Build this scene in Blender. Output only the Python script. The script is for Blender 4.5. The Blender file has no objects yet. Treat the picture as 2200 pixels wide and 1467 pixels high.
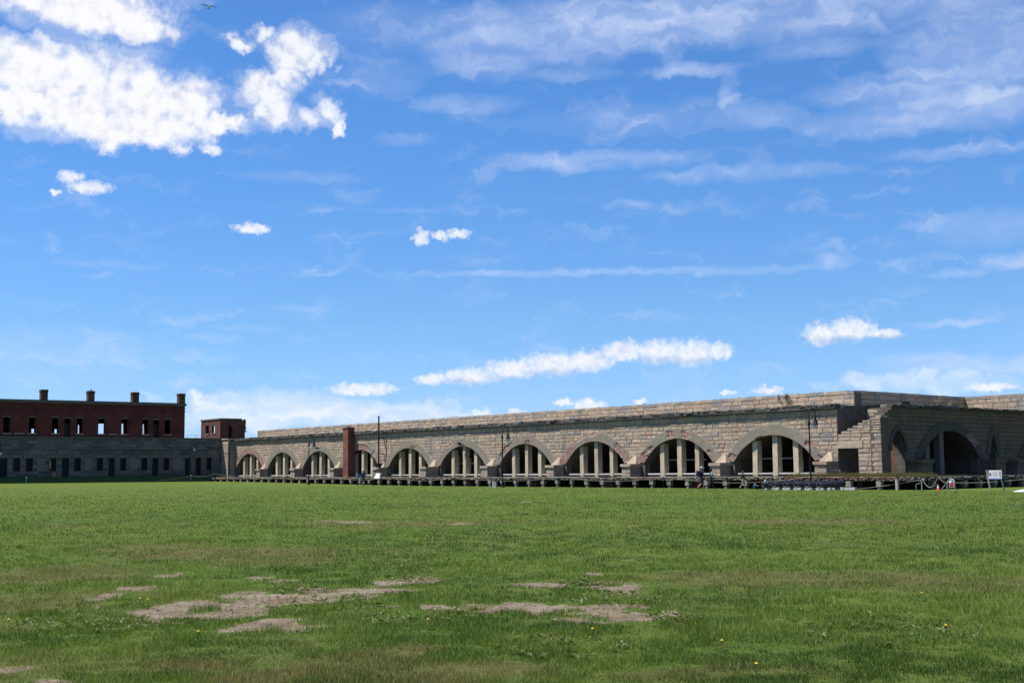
import bpy, math, random
import numpy as np
from mathutils import Vector, Matrix

random.seed(7)
rng = np.random.default_rng(7)
scene = bpy.context.scene
COL = scene.collection
rad = math.radians

# ------------------------------------------------------------------ camera
PITCH, ROLL = 0.09905, 0.008826
cam_data = bpy.data.cameras.new('camera')
cam_data.sensor_width = 36.0
cam_data.lens = 2775.6 / 2200 * 36.0
cam_data.clip_start = 0.1
cam_data.clip_end = 20000
cam = bpy.data.objects.new('camera', cam_data)
COL.objects.link(cam)
_r = Vector((1, 0, 0)); _f = Vector((0, math.cos(PITCH), math.sin(PITCH))); _u = Vector((0, -math.sin(PITCH), math.cos(PITCH)))
_r2 = _r * math.cos(ROLL) - _u * math.sin(ROLL)
_u2 = _r * math.sin(ROLL) + _u * math.cos(ROLL)
_m = Matrix((_r2, _u2, -_f)).transposed().to_4x4()
_m.translation = Vector((0, 0, 1.6))
cam.matrix_world = _m
scene.camera = cam

# ------------------------------------------------------------------ exposure
scene.view_settings.view_transform = 'Standard'
scene.view_settings.look = 'None'
scene.view_settings.gamma = 1.0
scene.view_settings.use_curve_mapping = False
scene.view_settings.exposure = 0.66
scene.cycles.max_bounces = 6
scene.cycles.diffuse_bounces = 3
scene.cycles.use_denoising = True

# ------------------------------------------------------------------ sun and sky
SUN_AZ = math.atan2(-0.998, 0.0626)      # from +Y towards +X
SUN_EL = rad(62)
SUN_DIR = Vector((math.sin(SUN_AZ) * math.cos(SUN_EL), math.cos(SUN_AZ) * math.cos(SUN_EL), math.sin(SUN_EL)))
sun_data = bpy.data.lights.new('sun', 'SUN')
sun_data.energy = 5.0
sun_data.angle = rad(0.53)
sun_data.color = (1.0, 0.955, 0.88)
sun = bpy.data.objects.new('sun', sun_data)
COL.objects.link(sun)
sun.rotation_euler = SUN_DIR.to_track_quat('Z', 'Y').to_euler()
sun.location = (-60, 0, 120)

# clouds: azimuth, elevation, half width, half height in degrees
CUMULUS = [(-20.95, 16.81, 2.68, 1.28), (-21.65, 15.34, 2.27, 0.93), (-18.69, 16.45, 3.1, 1.49), (-16.55, 15.75, 3.1, 1.49), (-14.59, 15.69, 1.96, 1.28), (-19.22, 14.98, 2.48, 1.07), (-15.75, 14.65, 2.48, 0.95), (-12.78, 15.06, 1.14, 0.54), (-17.29, 14.26, 1.86, 0.62), (-18.38, 19.38, 3.41, 1.28), (-16.62, 18.89, 1.76, 0.87), (-20.09, 19.4, 1.96, 0.87), (-9.66, 18.13, 1.36, 0.95), (-11.1, 18.78, 0.58, 0.37), (-12.22, 18.34, 0.45, 0.33), (-8.52, 17.87, 0.7, 0.58), (-9.14, 17.61, 0.83, 0.5), (-11.28, 16.44, 1.32, 0.74), (-10.56, 15.63, 1.12, 0.66), (-9.33, 15.34, 1.07, 0.62), (-8.3, 15.67, 0.78, 0.7), (-10.06, 16.99, 0.66, 0.41), (-7.78, 15.09, 0.33, 0.45), (-14.55, 13.83, 0.45, 0.27), (-13.26, 13.86, 0.5, 0.23), (-19.15, 12.4, 0.54, 0.27), (-18.39, 12.0, 0.95, 0.29), (-19.7, 11.75, 0.19, 0.12), (-11.52, 10.56, 0.83, 0.21), (-4.03, 10.29, 0.35, 0.39), (-3.2, 10.37, 0.37, 0.21), (-2.36, 10.45, 0.54, 0.21), (-3.53, 4.04, 0.74, 0.25), (-1.87, 4.15, 1.32, 0.37), (-0.01, 4.43, 1.32, 0.43), (1.85, 4.66, 1.53, 0.52), (3.3, 4.76, 1.24, 0.45), (4.96, 5.19, 1.07, 0.45), (6.6, 5.12, 1.32, 0.52), (8.02, 5.05, 1.12, 0.58), (9.14, 5.11, 0.62, 0.37), (13.54, 5.71, 0.78, 0.5), (14.82, 5.87, 1.03, 0.5), (16.07, 5.64, 0.83, 0.23), (3.38, 2.82, 0.78, 0.29), (5.64, 2.94, 0.35, 0.14), (2.25, 2.96, 0.41, 0.14), (-1.37, 2.5, 0.45, 0.19), (0.08, 2.57, 0.33, 0.21), (11.2, 3.35, 0.7, 0.19), (9.4, 3.29, 0.33, 0.1), (-6.6, 3.59, 1.45, 0.29), (20.36, 3.24, 1.03, 0.17)]
CIRRUS = [(-10.24, 2.86, 3.92, 0.78, 1.7), (-12.62, 3.26, 1.45, 0.29, 1.2), (-5.17, 2.44, 3.51, 0.54, 1.5), (-14.39, 3.81, 1.03, 0.25, 0.55), (3.15, 8.7, 9.91, 0.19, 0.75), (10.34, 8.61, 4.75, 0.21, 0.7), (14.14, 8.79, 1.14, 0.41, 0.7), (11.67, 19.52, 16.52, 1.55, 0.95), (4.37, 19.23, 7.23, 1.24, 0.7), (20.8, 17.23, 4.75, 2.07, 0.8), (3.09, 18.48, 2.48, 1.03, 0.7), (-0.95, 18.14, 3.51, 1.24, 0.55), (8.31, 17.31, 2.68, 0.37, 0.7), (7.29, 18.14, 0.83, 0.83, 0.6), (2.65, 17.31, 2.48, 0.37, 0.6), (13.84, 17.82, 3.3, 0.45, 0.5), (18.09, 15.82, 5.37, 0.93, 0.75), (20.69, 14.81, 3.72, 1.03, 0.8), (16.1, 14.55, 3.72, 0.78, 0.6), (14.13, 14.5, 1.45, 0.45, 0.6), (9.94, 16.24, 0.72, 1.24, 0.6), (10.93, 15.2, 2.48, 0.72, 0.5), (3.85, 13.58, 5.78, 0.54, 0.65), (10.46, 12.8, 5.37, 0.45, 0.45), (-2.02, 16.06, 3.1, 0.5, 0.6), (5.35, 15.25, 5.37, 0.83, 0.35), (19.49, 13.11, 4.13, 0.37, 0.5), (-4.76, 14.54, 1.86, 0.37, 0.4), (20.28, 9.87, 3.1, 0.93, 0.55), (21.32, 8.45, 1.45, 0.45, 0.75), (19.28, 8.07, 1.65, 0.21, 0.55), (18.82, 5.96, 2.27, 0.19, 0.7), (19.49, 4.18, 4.54, 0.54, 0.75), (17.64, 4.54, 2.48, 0.29, 0.5), (-13.05, 5.81, 1.65, 0.25, 0.45), (-11.47, 6.24, 1.86, 0.21, 0.4), (-9.47, 7.18, 1.65, 0.21, 0.25), (-20.08, 4.99, 6.2, 1.45, 0.35), (-4.96, 11.47, 2.27, 0.14, 0.4), (5.28, 11.62, 1.24, 0.29, 0.3), (-4.54, 19.3, 5.37, 1.24, 0.35), (-9.51, 12.84, 3.3, 0.33, 0.3), (-17.18, 8.8, 2.48, 0.21, 0.2), (-5.8, 17.12, 2.48, 1.03, 0.35)]
CLOUD_BASE = [(-2.08, 3.86, 1.65, 0.21), (-0.01, 3.99, 1.65, 0.25), (2.06, 4.22, 1.86, 0.29), (6.59, 4.71, 1.86, 0.25), (8.22, 4.68, 1.03, 0.21), (14.22, 5.41, 1.65, 0.25), (16.15, 5.46, 1.03, 0.17)]

world = bpy.data.worlds.new('World')
scene.world = world
world.use_nodes = True
world.cycles.sampling_method = 'MANUAL'
world.cycles.sample_map_resolution = 512
wt = world.node_tree
wt.nodes.clear()


class NT:
    """small helper for building node trees"""
    def __init__(self, tree):
        self.t = tree

    def put(self, sock, v):
        if isinstance(v, bpy.types.NodeSocket):
            self.t.links.new(v, sock)
        else:
            sock.default_value = v

    def node(self, typ, **kw):
        n = self.t.nodes.new(typ)
        for k, v in kw.items():
            setattr(n, k, v)
        return n

    def math(self, op, a, b=0.0, c=None, clamp=False):
        n = self.node('ShaderNodeMath', operation=op, use_clamp=clamp)
        self.put(n.inputs[0], a); self.put(n.inputs[1], b)
        if c is not None:
            self.put(n.inputs[2], c)
        return n.outputs[0]

    def vmath(self, op, a, b=(0, 0, 0), c=None):
        n = self.node('ShaderNodeVectorMath', operation=op)
        self.put(n.inputs[0], a)
        if op != 'LENGTH' and op != 'NORMALIZE':
            self.put(n.inputs[1], b)
        if c is not None:
            self.put(n.inputs[2], c)
        return n.outputs['Value'] if op in ('DOT_PRODUCT', 'LENGTH', 'DISTANCE') else n.outputs[0]

    def ramp01(self, v, lo, hi, a=0.0, b=1.0):
        n = self.node('ShaderNodeMapRange', interpolation_type='SMOOTHSTEP')
        self.put(n.inputs[0], v)
        n.inputs[1].default_value = lo; n.inputs[2].default_value = hi
        n.inputs[3].default_value = a; n.inputs[4].default_value = b
        return n.outputs[0]

    def noise(self, vec, scale, detail=4.0, rough=0.5, lac=2.0, dims='3D', color=False, dist=0.0):
        n = self.node('ShaderNodeTexNoise', noise_dimensions=dims)
        if vec is not None:
            self.put(n.inputs['Vector'], vec)
        n.inputs['Scale'].default_value = scale
        n.inputs['Detail'].default_value = detail
        n.inputs['Roughness'].default_value = rough
        n.inputs['Lacunarity'].default_value = lac
        n.inputs['Distortion'].default_value = dist
        return n.outputs['Color'] if color else n.outputs['Fac']

    def mix(self, f, a, b, mode='MIX'):
        n = self.node('ShaderNodeMix', data_type='RGBA', blend_type=mode)
        self.put(n.inputs[0], f)
        self.put(n.inputs[6], a if isinstance(a, bpy.types.NodeSocket) else tuple(a) + (1,) * (4 - len(a)))
        self.put(n.inputs[7], b if isinstance(b, bpy.types.NodeSocket) else tuple(b) + (1,) * (4 - len(b)))
        return n.outputs[2]

    def attr(self, name):
        return self.node('ShaderNodeAttribute', attribute_name=name)

    def coloramp(self, v, stops):
        n = self.node('ShaderNodeValToRGB')
        self.put(n.inputs[0], v)
        e = n.color_ramp.elements
        while len(e) < len(stops):
            e.new(0.5)
        for i, (p, c) in enumerate(stops):
            e[i].position = p
            e[i].color = tuple(c) + (1,) * (4 - len(c))
        return n.outputs[0]


W = NT(wt)
sky = W.node('ShaderNodeTexSky', sky_type='NISHITA')
sky.sun_disc = False
sky.sun_elevation = SUN_EL
sky.sun_rotation = SUN_AZ
sky.altitude = 0
sky.air_density = 1.0
sky.dust_density = 0.0
sky.ozone_density = 1.0
hs = W.node('ShaderNodeHueSaturation')
hs.inputs['Saturation'].default_value = 1.0
hs.inputs['Value'].default_value = 1.0
wt.links.new(sky.outputs[0], hs.inputs['Color'])
tc = W.node('ShaderNodeTexCoord')
D = W.vmath('NORMALIZE', tc.outputs['Generated'])
sx = W.node('ShaderNodeSeparateXYZ'); wt.links.new(D, sx.inputs[0])
az = W.math('MULTIPLY', W.math('ARCTAN2', sx.outputs[0], sx.outputs[1]), 57.29578)
el = W.math('MULTIPLY', W.math('ARCSINE', sx.outputs[2]), 57.29578)
sky_col = W.mix(1.0, hs.outputs[0], W.mix(W.ramp01(el, 7.0, 0.0), W.mix(W.ramp01(el, 16.0, 4.0), (0.52, 0.93, 1.44), (0.56, 0.88, 1.36)), (0.58, 0.86, 1.62)), 'MULTIPLY')
cx = W.node('ShaderNodeCombineXYZ')
wt.links.new(az, cx.inputs[0]); wt.links.new(el, cx.inputs[1])
P0 = cx.outputs[0]
# the cloud edges are ragged: bend the coordinates with noise
wn = W.noise(P0, 0.75, 7, 0.60, dims='2D', color=True)
P = W.vmath('ADD', P0, W.vmath('MULTIPLY', W.vmath('SUBTRACT', wn, (0.5, 0.5, 0.5)), (2.2, 1.6, 0)))
fa = W.noise(P0, 0.42, 3, 0.5, dims='2D')
fb = W.math('ADD', W.math('MULTIPLY', fa, 0.45), W.math('MULTIPLY', W.noise(P0, 1.4, 6, 0.53, dims='2D'), 0.55))


def blobs(lst, P):
    """1 in the middle of the nearest ellipse, 0 on its edge, negative outside"""
    G = None
    for b in lst:
        v = W.vmath('LENGTH', W.vmath('MULTIPLY_ADD', P, (1 / b[2], 1 / b[3], 0), (-b[0] / b[2], -b[1] / b[3], 0)))
        G = v if G is None else W.math('MINIMUM', G, v)
    return W.math('SUBTRACT', 1.0, W.math('MULTIPLY', G, G))


# the sky on all other sides carries the same kind of scattered cumulus
away = W.ramp01(W.vmath('DOT_PRODUCT', D, (0.0, 0.985, 0.174)), 0.92, 0.85)
cz = W.node('ShaderNodeCombineXYZ')
zz = W.math('MAXIMUM', sx.outputs[2], 0.06)
for i in range(3):
    wt.links.new(zz, cz.inputs[i])
plane = W.vmath('DIVIDE', D, cz.outputs[0])
far_n = W.noise(plane, 0.55, 7, 0.55, dims='2D')
gfar = W.math('SUBTRACT', W.math('MULTIPLY', W.ramp01(far_n, 0.56, 0.78), 1.6), 0.6)
gfar = W.math('MULTIPLY_ADD', away, W.math('ADD', gfar, 1.0), -1.0)
G = W.math('MAXIMUM', W.math('MAXIMUM', blobs(CUMULUS[:12], P), -1.5), gfar)
GL = W.math('MAXIMUM', blobs(CUMULUS[12:23], P), -1.5)
str_n = W.noise(W.vmath('MULTIPLY', P, (0.32, 1.1, 0)), 1.0, 6, 0.52, dims='2D', dist=0.3)
core = W.ramp01(W.math('MULTIPLY_ADD', W.math('SUBTRACT', fb, 0.5), 3.8, W.math('MULTIPLY', G, 1.6)), -0.85, 1.5)
loose = W.ramp01(W.math('MULTIPLY_ADD', W.math('SUBTRACT', fb, 0.5), 5.0, W.math('MULTIPLY', GL, 1.25)), -0.9, 1.6)
core = W.math('MAXIMUM', W.math('POWER', core, 1.35), W.math('MULTIPLY', W.math('POWER', loose, 1.3), 0.95))
wisp = W.math('MULTIPLY', W.ramp01(W.math('MULTIPLY_ADD', W.math('SUBTRACT', str_n, 0.5), 2.6, W.math('MULTIPLY', W.math('MAXIMUM', G, GL), 0.75)), -0.75, 0.8), 0.36)
# the small far clouds: finer outline, thinner body
wn2 = W.noise(P0, 2.6, 6, 0.62, dims='2D', color=True)
P2 = W.vmath('ADD', P0, W.vmath('MULTIPLY', W.vmath('SUBTRACT', wn2, (0.5, 0.5, 0.5)), (0.75, 0.5, 0)))
fs = W.noise(P0, 3.4, 5, 0.52, dims='2D')
G2 = W.math('MAXIMUM', blobs(CUMULUS[23:], P2), -1.5)
small = W.math('MULTIPLY', W.ramp01(W.math('MULTIPLY_ADD', W.math('SUBTRACT', fs, 0.5), 1.9, W.math('MULTIPLY', G2, 1.2)), -0.8, 1.45), 0.90)
dens = W.math('MAXIMUM', W.math('MAXIMUM', core, wisp), small)
# light and shade inside the clouds: compare the noise towards the sun
fb2 = W.math('ADD', W.math('MULTIPLY', fa, 0.45), W.math('MULTIPLY', W.noise(W.vmath('ADD', P0, (-0.22, 0.30, 0)), 1.7, 5, 0.62, dims='2D'), 0.55))
relief = W.math('SUBTRACT', fb, fb2)
base = W.math('MAXIMUM', blobs(CLOUD_BASE, P2), 0.0)
shade = W.math('ADD', W.math('MULTIPLY', base, 0.8), W.math('MULTIPLY', W.math('MAXIMUM', W.math('MULTIPLY', relief, -1.0), 0.0), 2.6), clamp=True)
cl_white = (1.0, 1.0, 1.01)
cl_grey = (0.66, 0.69, 0.79)
cum_col = W.mix(shade, cl_white, cl_grey)
# cirrus: streaked thin veil
str_m = W.ramp01(str_n, 0.25, 0.75, 0.40, 1.1)
cir_far = W.math('MULTIPLY', away, W.ramp01(W.noise(W.vmath('MULTIPLY', plane, (0.5, 1.6, 0)), 0.5, 6, 0.6, dims='2D'), 0.45, 0.8, 0.0, 0.55))
PC = W.vmath('ADD', P0, W.vmath('MULTIPLY', W.vmath('SUBTRACT', wn, (0.5, 0.5, 0.5)), (2.2, 0.6, 0)))
veil = None
for lo_, hi_ in ((0.0, 0.42), (0.42, 0.62), (0.62, 0.78), (0.78, 1.1), (1.1, 3.0)):
    grp = [c_ for c_ in CIRRUS if lo_ <= c_[4] < hi_]
    amp_ = sum(c_[4] for c_ in grp) / len(grp)
    q_ = W.math('MULTIPLY', W.math('MAXIMUM', blobs(grp, PC), 0.0), amp_)
    veil = q_ if veil is None else W.math('ADD', veil, q_)
cir = W.math('ADD', W.math('MULTIPLY', W.math('MINIMUM', veil, 1.5), str_m), cir_far)
cir = W.math('MULTIPLY', cir, 0.55, clamp=True)
SKY_STR = 0.066
k = 1.0 / SKY_STR
skyc = W.mix(cir, sky_col, (0.44 * k, 0.50 * k, 0.645 * k))
cumk = W.vmath('MULTIPLY', cum_col, (0.63 * k, 0.63 * k, 0.645 * k))
skyc = W.mix(W.math('MULTIPLY', dens, 0.97), skyc, cumk)
LOW_BAND = [(-10.6, 2.65, 5.2, 1.0), (-5.0, 2.4, 4.2, 0.75), (-13.5, 3.2, 2.2, 0.35), (17.5, 3.5, 4.5, 0.5)]
low = W.math('MULTIPLY', W.math('MAXIMUM', blobs(LOW_BAND, W.vmath('ADD', PC, W.vmath('MULTIPLY', W.vmath('SUBTRACT', wn, (0.5, 0.5, 0.5)), (3.0, 0.9, 0)))), 0.0), W.ramp01(str_n, 0.30, 0.70, 0.30, 1.0))
skyc = W.mix(low, skyc, (0.56 * k, 0.595 * k, 0.64 * k))
bg = W.node('ShaderNodeBackground')
wt.links.new(skyc, bg.inputs[0])
bg.inputs[1].default_value = SKY_STR
wo = W.node('ShaderNodeOutputWorld')
wt.links.new(bg.outputs[0], wo.inputs[0])

# ------------------------------------------------------------------ frames of the fort
A1 = 0.6357
NX, NY = math.cos(A1), math.sin(A1)            # across the long wall
DX, DY = -math.sin(A1), math.cos(A1)           # along it, away from the camera
ANG_L = A1 - math.pi / 2                       # frame L: x = -s, y = n
ANG_B = A1                                     # frame B: x = n, y = s (barracks front)
ANG_R = math.pi / 2 - 0.8367                   # frame R: right wing, origin at its corner
C_R = (60.3 * DX + 78 * NX, 60.3 * DY + 78 * NY)
ORIG = {'L': (0, 0, ANG_L), 'B': (0, 0, ANG_B), 'R': (C_R[0], C_R[1], ANG_R), 'W': (0, 0, 0)}
BASE = {}


def to_world(fr, p):
    ox, oy, a = ORIG[fr]
    c, s = math.cos(a), math.sin(a)
    return (ox + c * p[0] - s * p[1], oy + s * p[0] + c * p[1], p[2])


def tag(o, label=None, cat=None, group=None, kind=None):
    if label: o['label'] = label
    if cat: o['category'] = cat
    if group: o['group'] = group
    if kind: o['kind'] = kind
    return o


def empty(name, fr, base, label=None, cat=None, group=None, kind=None, rot=None):
    """an Empty at the thing's base. With rot the thing has local coordinates of its own."""
    o = bpy.data.objects.new(name, None)
    COL.objects.link(o)
    o.empty_display_size = 0.3
    o.location = to_world(fr, base)
    o.rotation_euler = (0, 0, ORIG[fr][2] if rot is None else rot)
    BASE[o] = np.array(base, float) if rot is None else np.zeros(3)
    return tag(o, label, cat, group, kind)


def add_mesh(name, V, F, mats, parent=None, tone=None, mi=None, smooth=False, extra=None):
    V = np.asarray(V, float).reshape(-1, 3)
    b = BASE.get(parent, np.zeros(3))
    me = bpy.data.meshes.new(name)
    me.from_pydata((V - b).tolist(), [], F)
    for m in (mats if isinstance(mats, (list, tuple)) else [mats]):
        me.materials.append(m)
    if mi is not None:
        me.polygons.foreach_set('material_index', np.asarray(mi, np.int32))
    if tone is not None:
        at = me.attributes.new('tone', 'FLOAT', 'POINT')
        t = np.full(len(V), tone, np.float32) if np.isscalar(tone) else np.asarray(tone, np.float32)
        at.data.foreach_set('value', t)
    for k_, v_ in (extra or {}).items():
        at = me.attributes.new(k_, 'FLOAT', 'POINT')
        at.data.foreach_set('value', np.asarray(v_, np.float32))
    if smooth:
        me.polygons.foreach_set('use_smooth', np.ones(len(me.polygons), bool))
    me.update()
    o = bpy.data.objects.new(name, me)
    COL.objects.link(o)
    if parent is not None:
        o.parent = parent
        BASE[o] = b
    else:
        BASE[o] = np.zeros(3)
    return o


class MB:
    """collects simple shapes; build() links them as one mesh object"""
    def __init__(self):
        self.v, self.f, self.t, self.m = [], [], [], []

    def add(self, V, F, tone=0.5, mi=0):
        o = len(self.v)
        self.v.extend([tuple(p) for p in V])
        self.f.extend([tuple(i + o for i in f) for f in F])
        self.t.extend([tone] * len(V))
        self.m.extend([mi] * len(F))
        return self

    def box(self, x0, x1, y0, y1, z0, z1, tone=0.5, mi=0, j=0.0):
        V = [(x, y, z) for z in (z0, z1) for (x, y) in ((x0, y0), (x1, y0), (x1, y1), (x0, y1))]
        if j:
            V = [(p[0] + random.uniform(-j, j), p[1] + random.uniform(-j, j), p[2] + random.uniform(-j, j)) for p in V]
        return self.add(V, [(3, 2, 1, 0), (4, 5, 6, 7), (0, 1, 5, 4), (1, 2, 6, 5), (2, 3, 7, 6), (3, 0, 4, 7)], tone, mi)

    def prism(self, poly, y0, y1, tone=0.5, mi=0):
        """poly in (x,z), extruded along y"""
        n = len(poly)
        V = [(p[0], y0, p[1]) for p in poly] + [(p[0], y1, p[1]) for p in poly]
        F = [tuple(range(n)), tuple(range(2 * n - 1, n - 1, -1))]
        F += [((i + 1) % n, i, n + i, n + (i + 1) % n) for i in range(n)]
        return self.add(V, F, tone, mi)

    def tube(self, path, r, seg=8, tone=0.5, mi=0, caps=True):
        path = [Vector(p) for p in path]
        rs = r if isinstance(r, (list, tuple)) else [r] * len(path)
        V, F = [], []
        up = Vector((0, 0, 1))
        for i, p in enumerate(path):
            t = (path[min(i + 1, len(path) - 1)] - path[max(i - 1, 0)]).normalized()
            a = t.cross(up if abs(t.dot(up)) < 0.95 else Vector((1, 0, 0))).normalized()
            if i and a.dot(pa) < 0:
                a = -a
            pa = a
            b = t.cross(a)
            for q in range(seg):
                w = 2 * math.pi * q / seg
                V.append(p + (a * math.cos(w) + b * math.sin(w)) * rs[i])
        for i in range(len(path) - 1):
            for q in range(seg):
                q2 = (q + 1) % seg
                F.append((i * seg + q, i * seg + q2, (i + 1) * seg + q2, (i + 1) * seg + q))
        if caps:
            F.append(tuple(range(seg - 1, -1, -1)))
            F.append(tuple((len(path) - 1) * seg + q for q in range(seg)))
        return self.add(V, F, tone, mi)

    def lathe(self, prof, c=(0, 0, 0), seg=14, tone=0.5, mi=0, axis='z', caps=True):
        """prof: list of (radius, height)"""
        V, F = [], []
        for r, h in prof:
            for q in range(seg):
                w = 2 * math.pi * q / seg
                x, y = r * math.cos(w), r * math.sin(w)
                V.append((c[0] + x, c[1] + y, c[2] + h) if axis == 'z' else (c[0] + x, c[1] + h, c[2] + y))
        for i in range(len(prof) - 1):
            for q in range(seg):
                q2 = (q + 1) % seg
                F.append((i * seg + q, i * seg + q2, (i + 1) * seg + q2, (i + 1) * seg + q))
        if caps:
            F.append(tuple(range(seg - 1, -1, -1)))
            F.append(tuple((len(prof) - 1) * seg + q for q in range(seg)))
        return self.add(V, F, tone, mi)

    def rock(self, c, r, tone=0.5, mi=0, flat=0.7):
        """a lump with eight to fourteen uneven faces"""
        V = []
        for (a, b, n, z) in ((0.55, 0.0, 5, -1), (1.0, 0.3, 6, 0), (0.5, 0.6, 5, 0.85)):
            for q in range(6):
                w = 2 * math.pi * (q + b) / 6 + random.uniform(-.3, .3)
                k_ = a * random.uniform(0.75, 1.2)
                V.append((c[0] + r[0] * k_ * math.cos(w), c[1] + r[1] * k_ * math.sin(w), c[2] + r[2] * (z + random.uniform(-.15, .15)) * flat))
        F = [tuple(range(5, -1, -1)), tuple(range(12, 18))]
        for i in range(2):
            for q in range(6):
                F.append((i * 6 + q, i * 6 + (q + 1) % 6, (i + 1) * 6 + (q + 1) % 6, (i + 1) * 6 + q))
        return self.add(V, F, tone, mi)

    def build(self, name, mats, parent=None, smooth=False):
        return add_mesh(name, self.v, self.f, mats, parent, tone=self.t, mi=self.m, smooth=smooth)


# ------------------------------------------------------------------ materials
def new_mat(name):
    m = bpy.data.materials.new(name)
    m.use_nodes = True
    m.node_tree.nodes.clear()
    T = NT(m.node_tree)
    b = T.node('ShaderNodeBsdfPrincipled')
    out = T.node('ShaderNodeOutputMaterial')
    m.node_tree.links.new(b.outputs[0], out.inputs[0])
    b.inputs['Specular IOR Level'].default_value = 0.25
    b.inputs['Roughness'].default_value = 0.9
    return m, T, b, out


def bump(T, b, h, strength=0.5, dist=0.03):
    n = T.node('ShaderNodeBump')
    n.inputs['Strength'].default_value = strength
    n.inputs['Distance'].default_value = dist
    T.put(n.inputs['Height'], h)
    T.t.links.new(n.outputs[0], b.inputs['Normal'])


def ocoord(T):
    return T.node('ShaderNodeTexCoord').outputs['Object']


def simple(name, col, rough=0.8, metal=0.0, var=0.12, scale=8.0, bmp=0.0, spec=0.25):
    m, T, b, _ = new_mat(name)
    oc = ocoord(T)
    nz = T.noise(oc, scale, 5, 0.6)
    f = T.ramp01(nz, 0.25, 0.75, 1 - var, 1 + var)
    n = T.node('ShaderNodeVectorMath', operation='SCALE')
    n.inputs[0].default_value = tuple(q_ * 0.82 for q_ in col)
    T.put(n.inputs['Scale'], f)
    T.t.links.new(n.outputs[0], b.inputs['Base Color'])
    b.inputs['Roughness'].default_value = rough
    b.inputs['Metallic'].default_value = metal
    b.inputs['Specular IOR Level'].default_value = spec
    if bmp:
        bump(T, b, nz, bmp, 0.02)
    return m


def stone_mat(name, stops, stain=0.5, rust=0.5, grain=1.0, lichen=0.2):
    m, T, b, _ = new_mat(name)
    oc = ocoord(T)
    tone = T.attr('tone').outputs['Fac']
    c = T.coloramp(tone, [(p_, tuple(q_ * 0.70 for q_ in col_)) for p_, col_ in stops])
    n1 = T.noise(oc, 2.3, 6, 0.62)
    n2 = T.noise(oc, 11.0, 5, 0.7)
    c = T.mix(1.0, c, T.coloramp(n1, [(0.25, (0.74, 0.74, 0.75)), (0.6, (1.04, 1.02, 1.0)), (0.8, (1.12, 1.08, 1.02))]), 'MULTIPLY')
    c = T.mix(0.8, c, T.coloramp(n2, [(0.3, (0.72, 0.71, 0.70)), (0.55, (1, 1, 1)), (0.75, (1.14, 1.13, 1.12))]), 'MULTIPLY')
    # dark run-off stains, long in z, wide apart along the wall
    st = T.noise(T.vmath('MULTIPLY', oc, (0.9, 0.3, 0.16)), 1.0, 6, 0.65)
    c = T.mix(T.math('MULTIPLY', T.ramp01(st, 0.50, 0.74), stain), c, (0.10, 0.095, 0.085))
    s2 = T.noise(T.vmath('ADD', T.vmath('MULTIPLY', oc, (3.2, .3, .13)), (3, 9, 1)), 1.0, 5, 0.6)
    c = T.mix(T.math('MULTIPLY', T.ramp01(s2, 0.56, 0.74), stain * .8), c, (0.075, 0.068, 0.058))
    ru = T.noise(T.vmath('ADD', T.vmath('MULTIPLY', oc, (1.1, 0.3, 0.12)), (31.7, 4, 2)), 1.0, 4, 0.6)
    c = T.mix(T.math('MULTIPLY', T.ramp01(ru, 0.63, 0.76), rust), c, (0.30, 0.135, 0.05))
    li = T.noise(T.vmath('ADD', oc, (7, 3, 19)), 3.1, 7, 0.7)
    c = T.mix(T.math('MULTIPLY', T.ramp01(li, 0.58, 0.70), lichen), c, (0.09, 0.095, 0.06))
    T.t.links.new(c, b.inputs['Base Color'])
    b.inputs['Roughness'].default_value = 0.93
    bump(T, b, T.math('ADD', n2, T.math('MULTIPLY', n1, 0.8)), 0.75 * grain, 0.06)
    return m


GRANITE = [(0.0, (0.371, 0.341, 0.318)), (0.12, (0.436, 0.396, 0.352)), (0.2, (0.491, 0.392, 0.289)), (0.5, (0.55, 0.439, 0.324)), (0.8, (0.616, 0.499, 0.376)), (0.92, (0.523, 0.363, 0.254)), (1.0, (0.632, 0.537, 0.434))]
M_GRANITE = stone_mat('granite', GRANITE)
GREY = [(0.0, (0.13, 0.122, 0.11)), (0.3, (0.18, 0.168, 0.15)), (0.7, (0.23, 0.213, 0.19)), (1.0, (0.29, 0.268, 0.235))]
DARK_GRANITE = [(p_, tuple(c_ * f_ for c_, f_ in zip(col_, (.43, .40, .335)))) for p_, col_ in GRANITE]  # granite palette scaled darker for the right wing, with heavier staining below
M_DARKGRANITE = stone_mat('dark_stained_granite', DARK_GRANITE, stain=0.75, rust=0.3, lichen=0.4)
M_GREY = stone_mat('grey_granite', GREY, stain=0.6, rust=0.1)
DARK = [(0.0, (0.05, 0.05, 0.05)), (0.5, (0.11, 0.11, 0.105)), (0.85, (0.21, 0.205, 0.195)), (1.0, (0.34, 0.33, 0.31))]
M_LEDGE = stone_mat('weathered_ledge', DARK, stain=0.5, rust=0.05, lichen=0.4)
RUBBLE = [(0.0, (0.07, 0.065, 0.06)), (0.4, (0.17, 0.16, 0.145)), (0.7, (0.34, 0.32, 0.29)), (0.85, (0.45, 0.43, 0.40)), (0.86, (0.36, 0.15, 0.10)), (1.0, (0.42, 0.19, 0.12))]
M_RUBBLE = stone_mat('rubble', RUBBLE, stain=0.3, rust=0.15, lichen=0.45)
M_JOINT = simple('mortar', (0.13, 0.115, 0.095), 0.95, var=0.3, scale=3)
M_CONC = stone_mat('concrete', [(0.0, (0.33, 0.31, 0.27)), (1.0, (0.40, 0.37, 0.32))], stain=0.45, rust=0.25, grain=0.35, lichen=0.05)
M_COLUMN = stone_mat('concrete_column', [(0.0, (0.64, 0.54, 0.38)), (1.0, (0.74, 0.63, 0.45))], stain=0.3, rust=0.25, grain=0.4, lichen=0.05)
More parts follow.
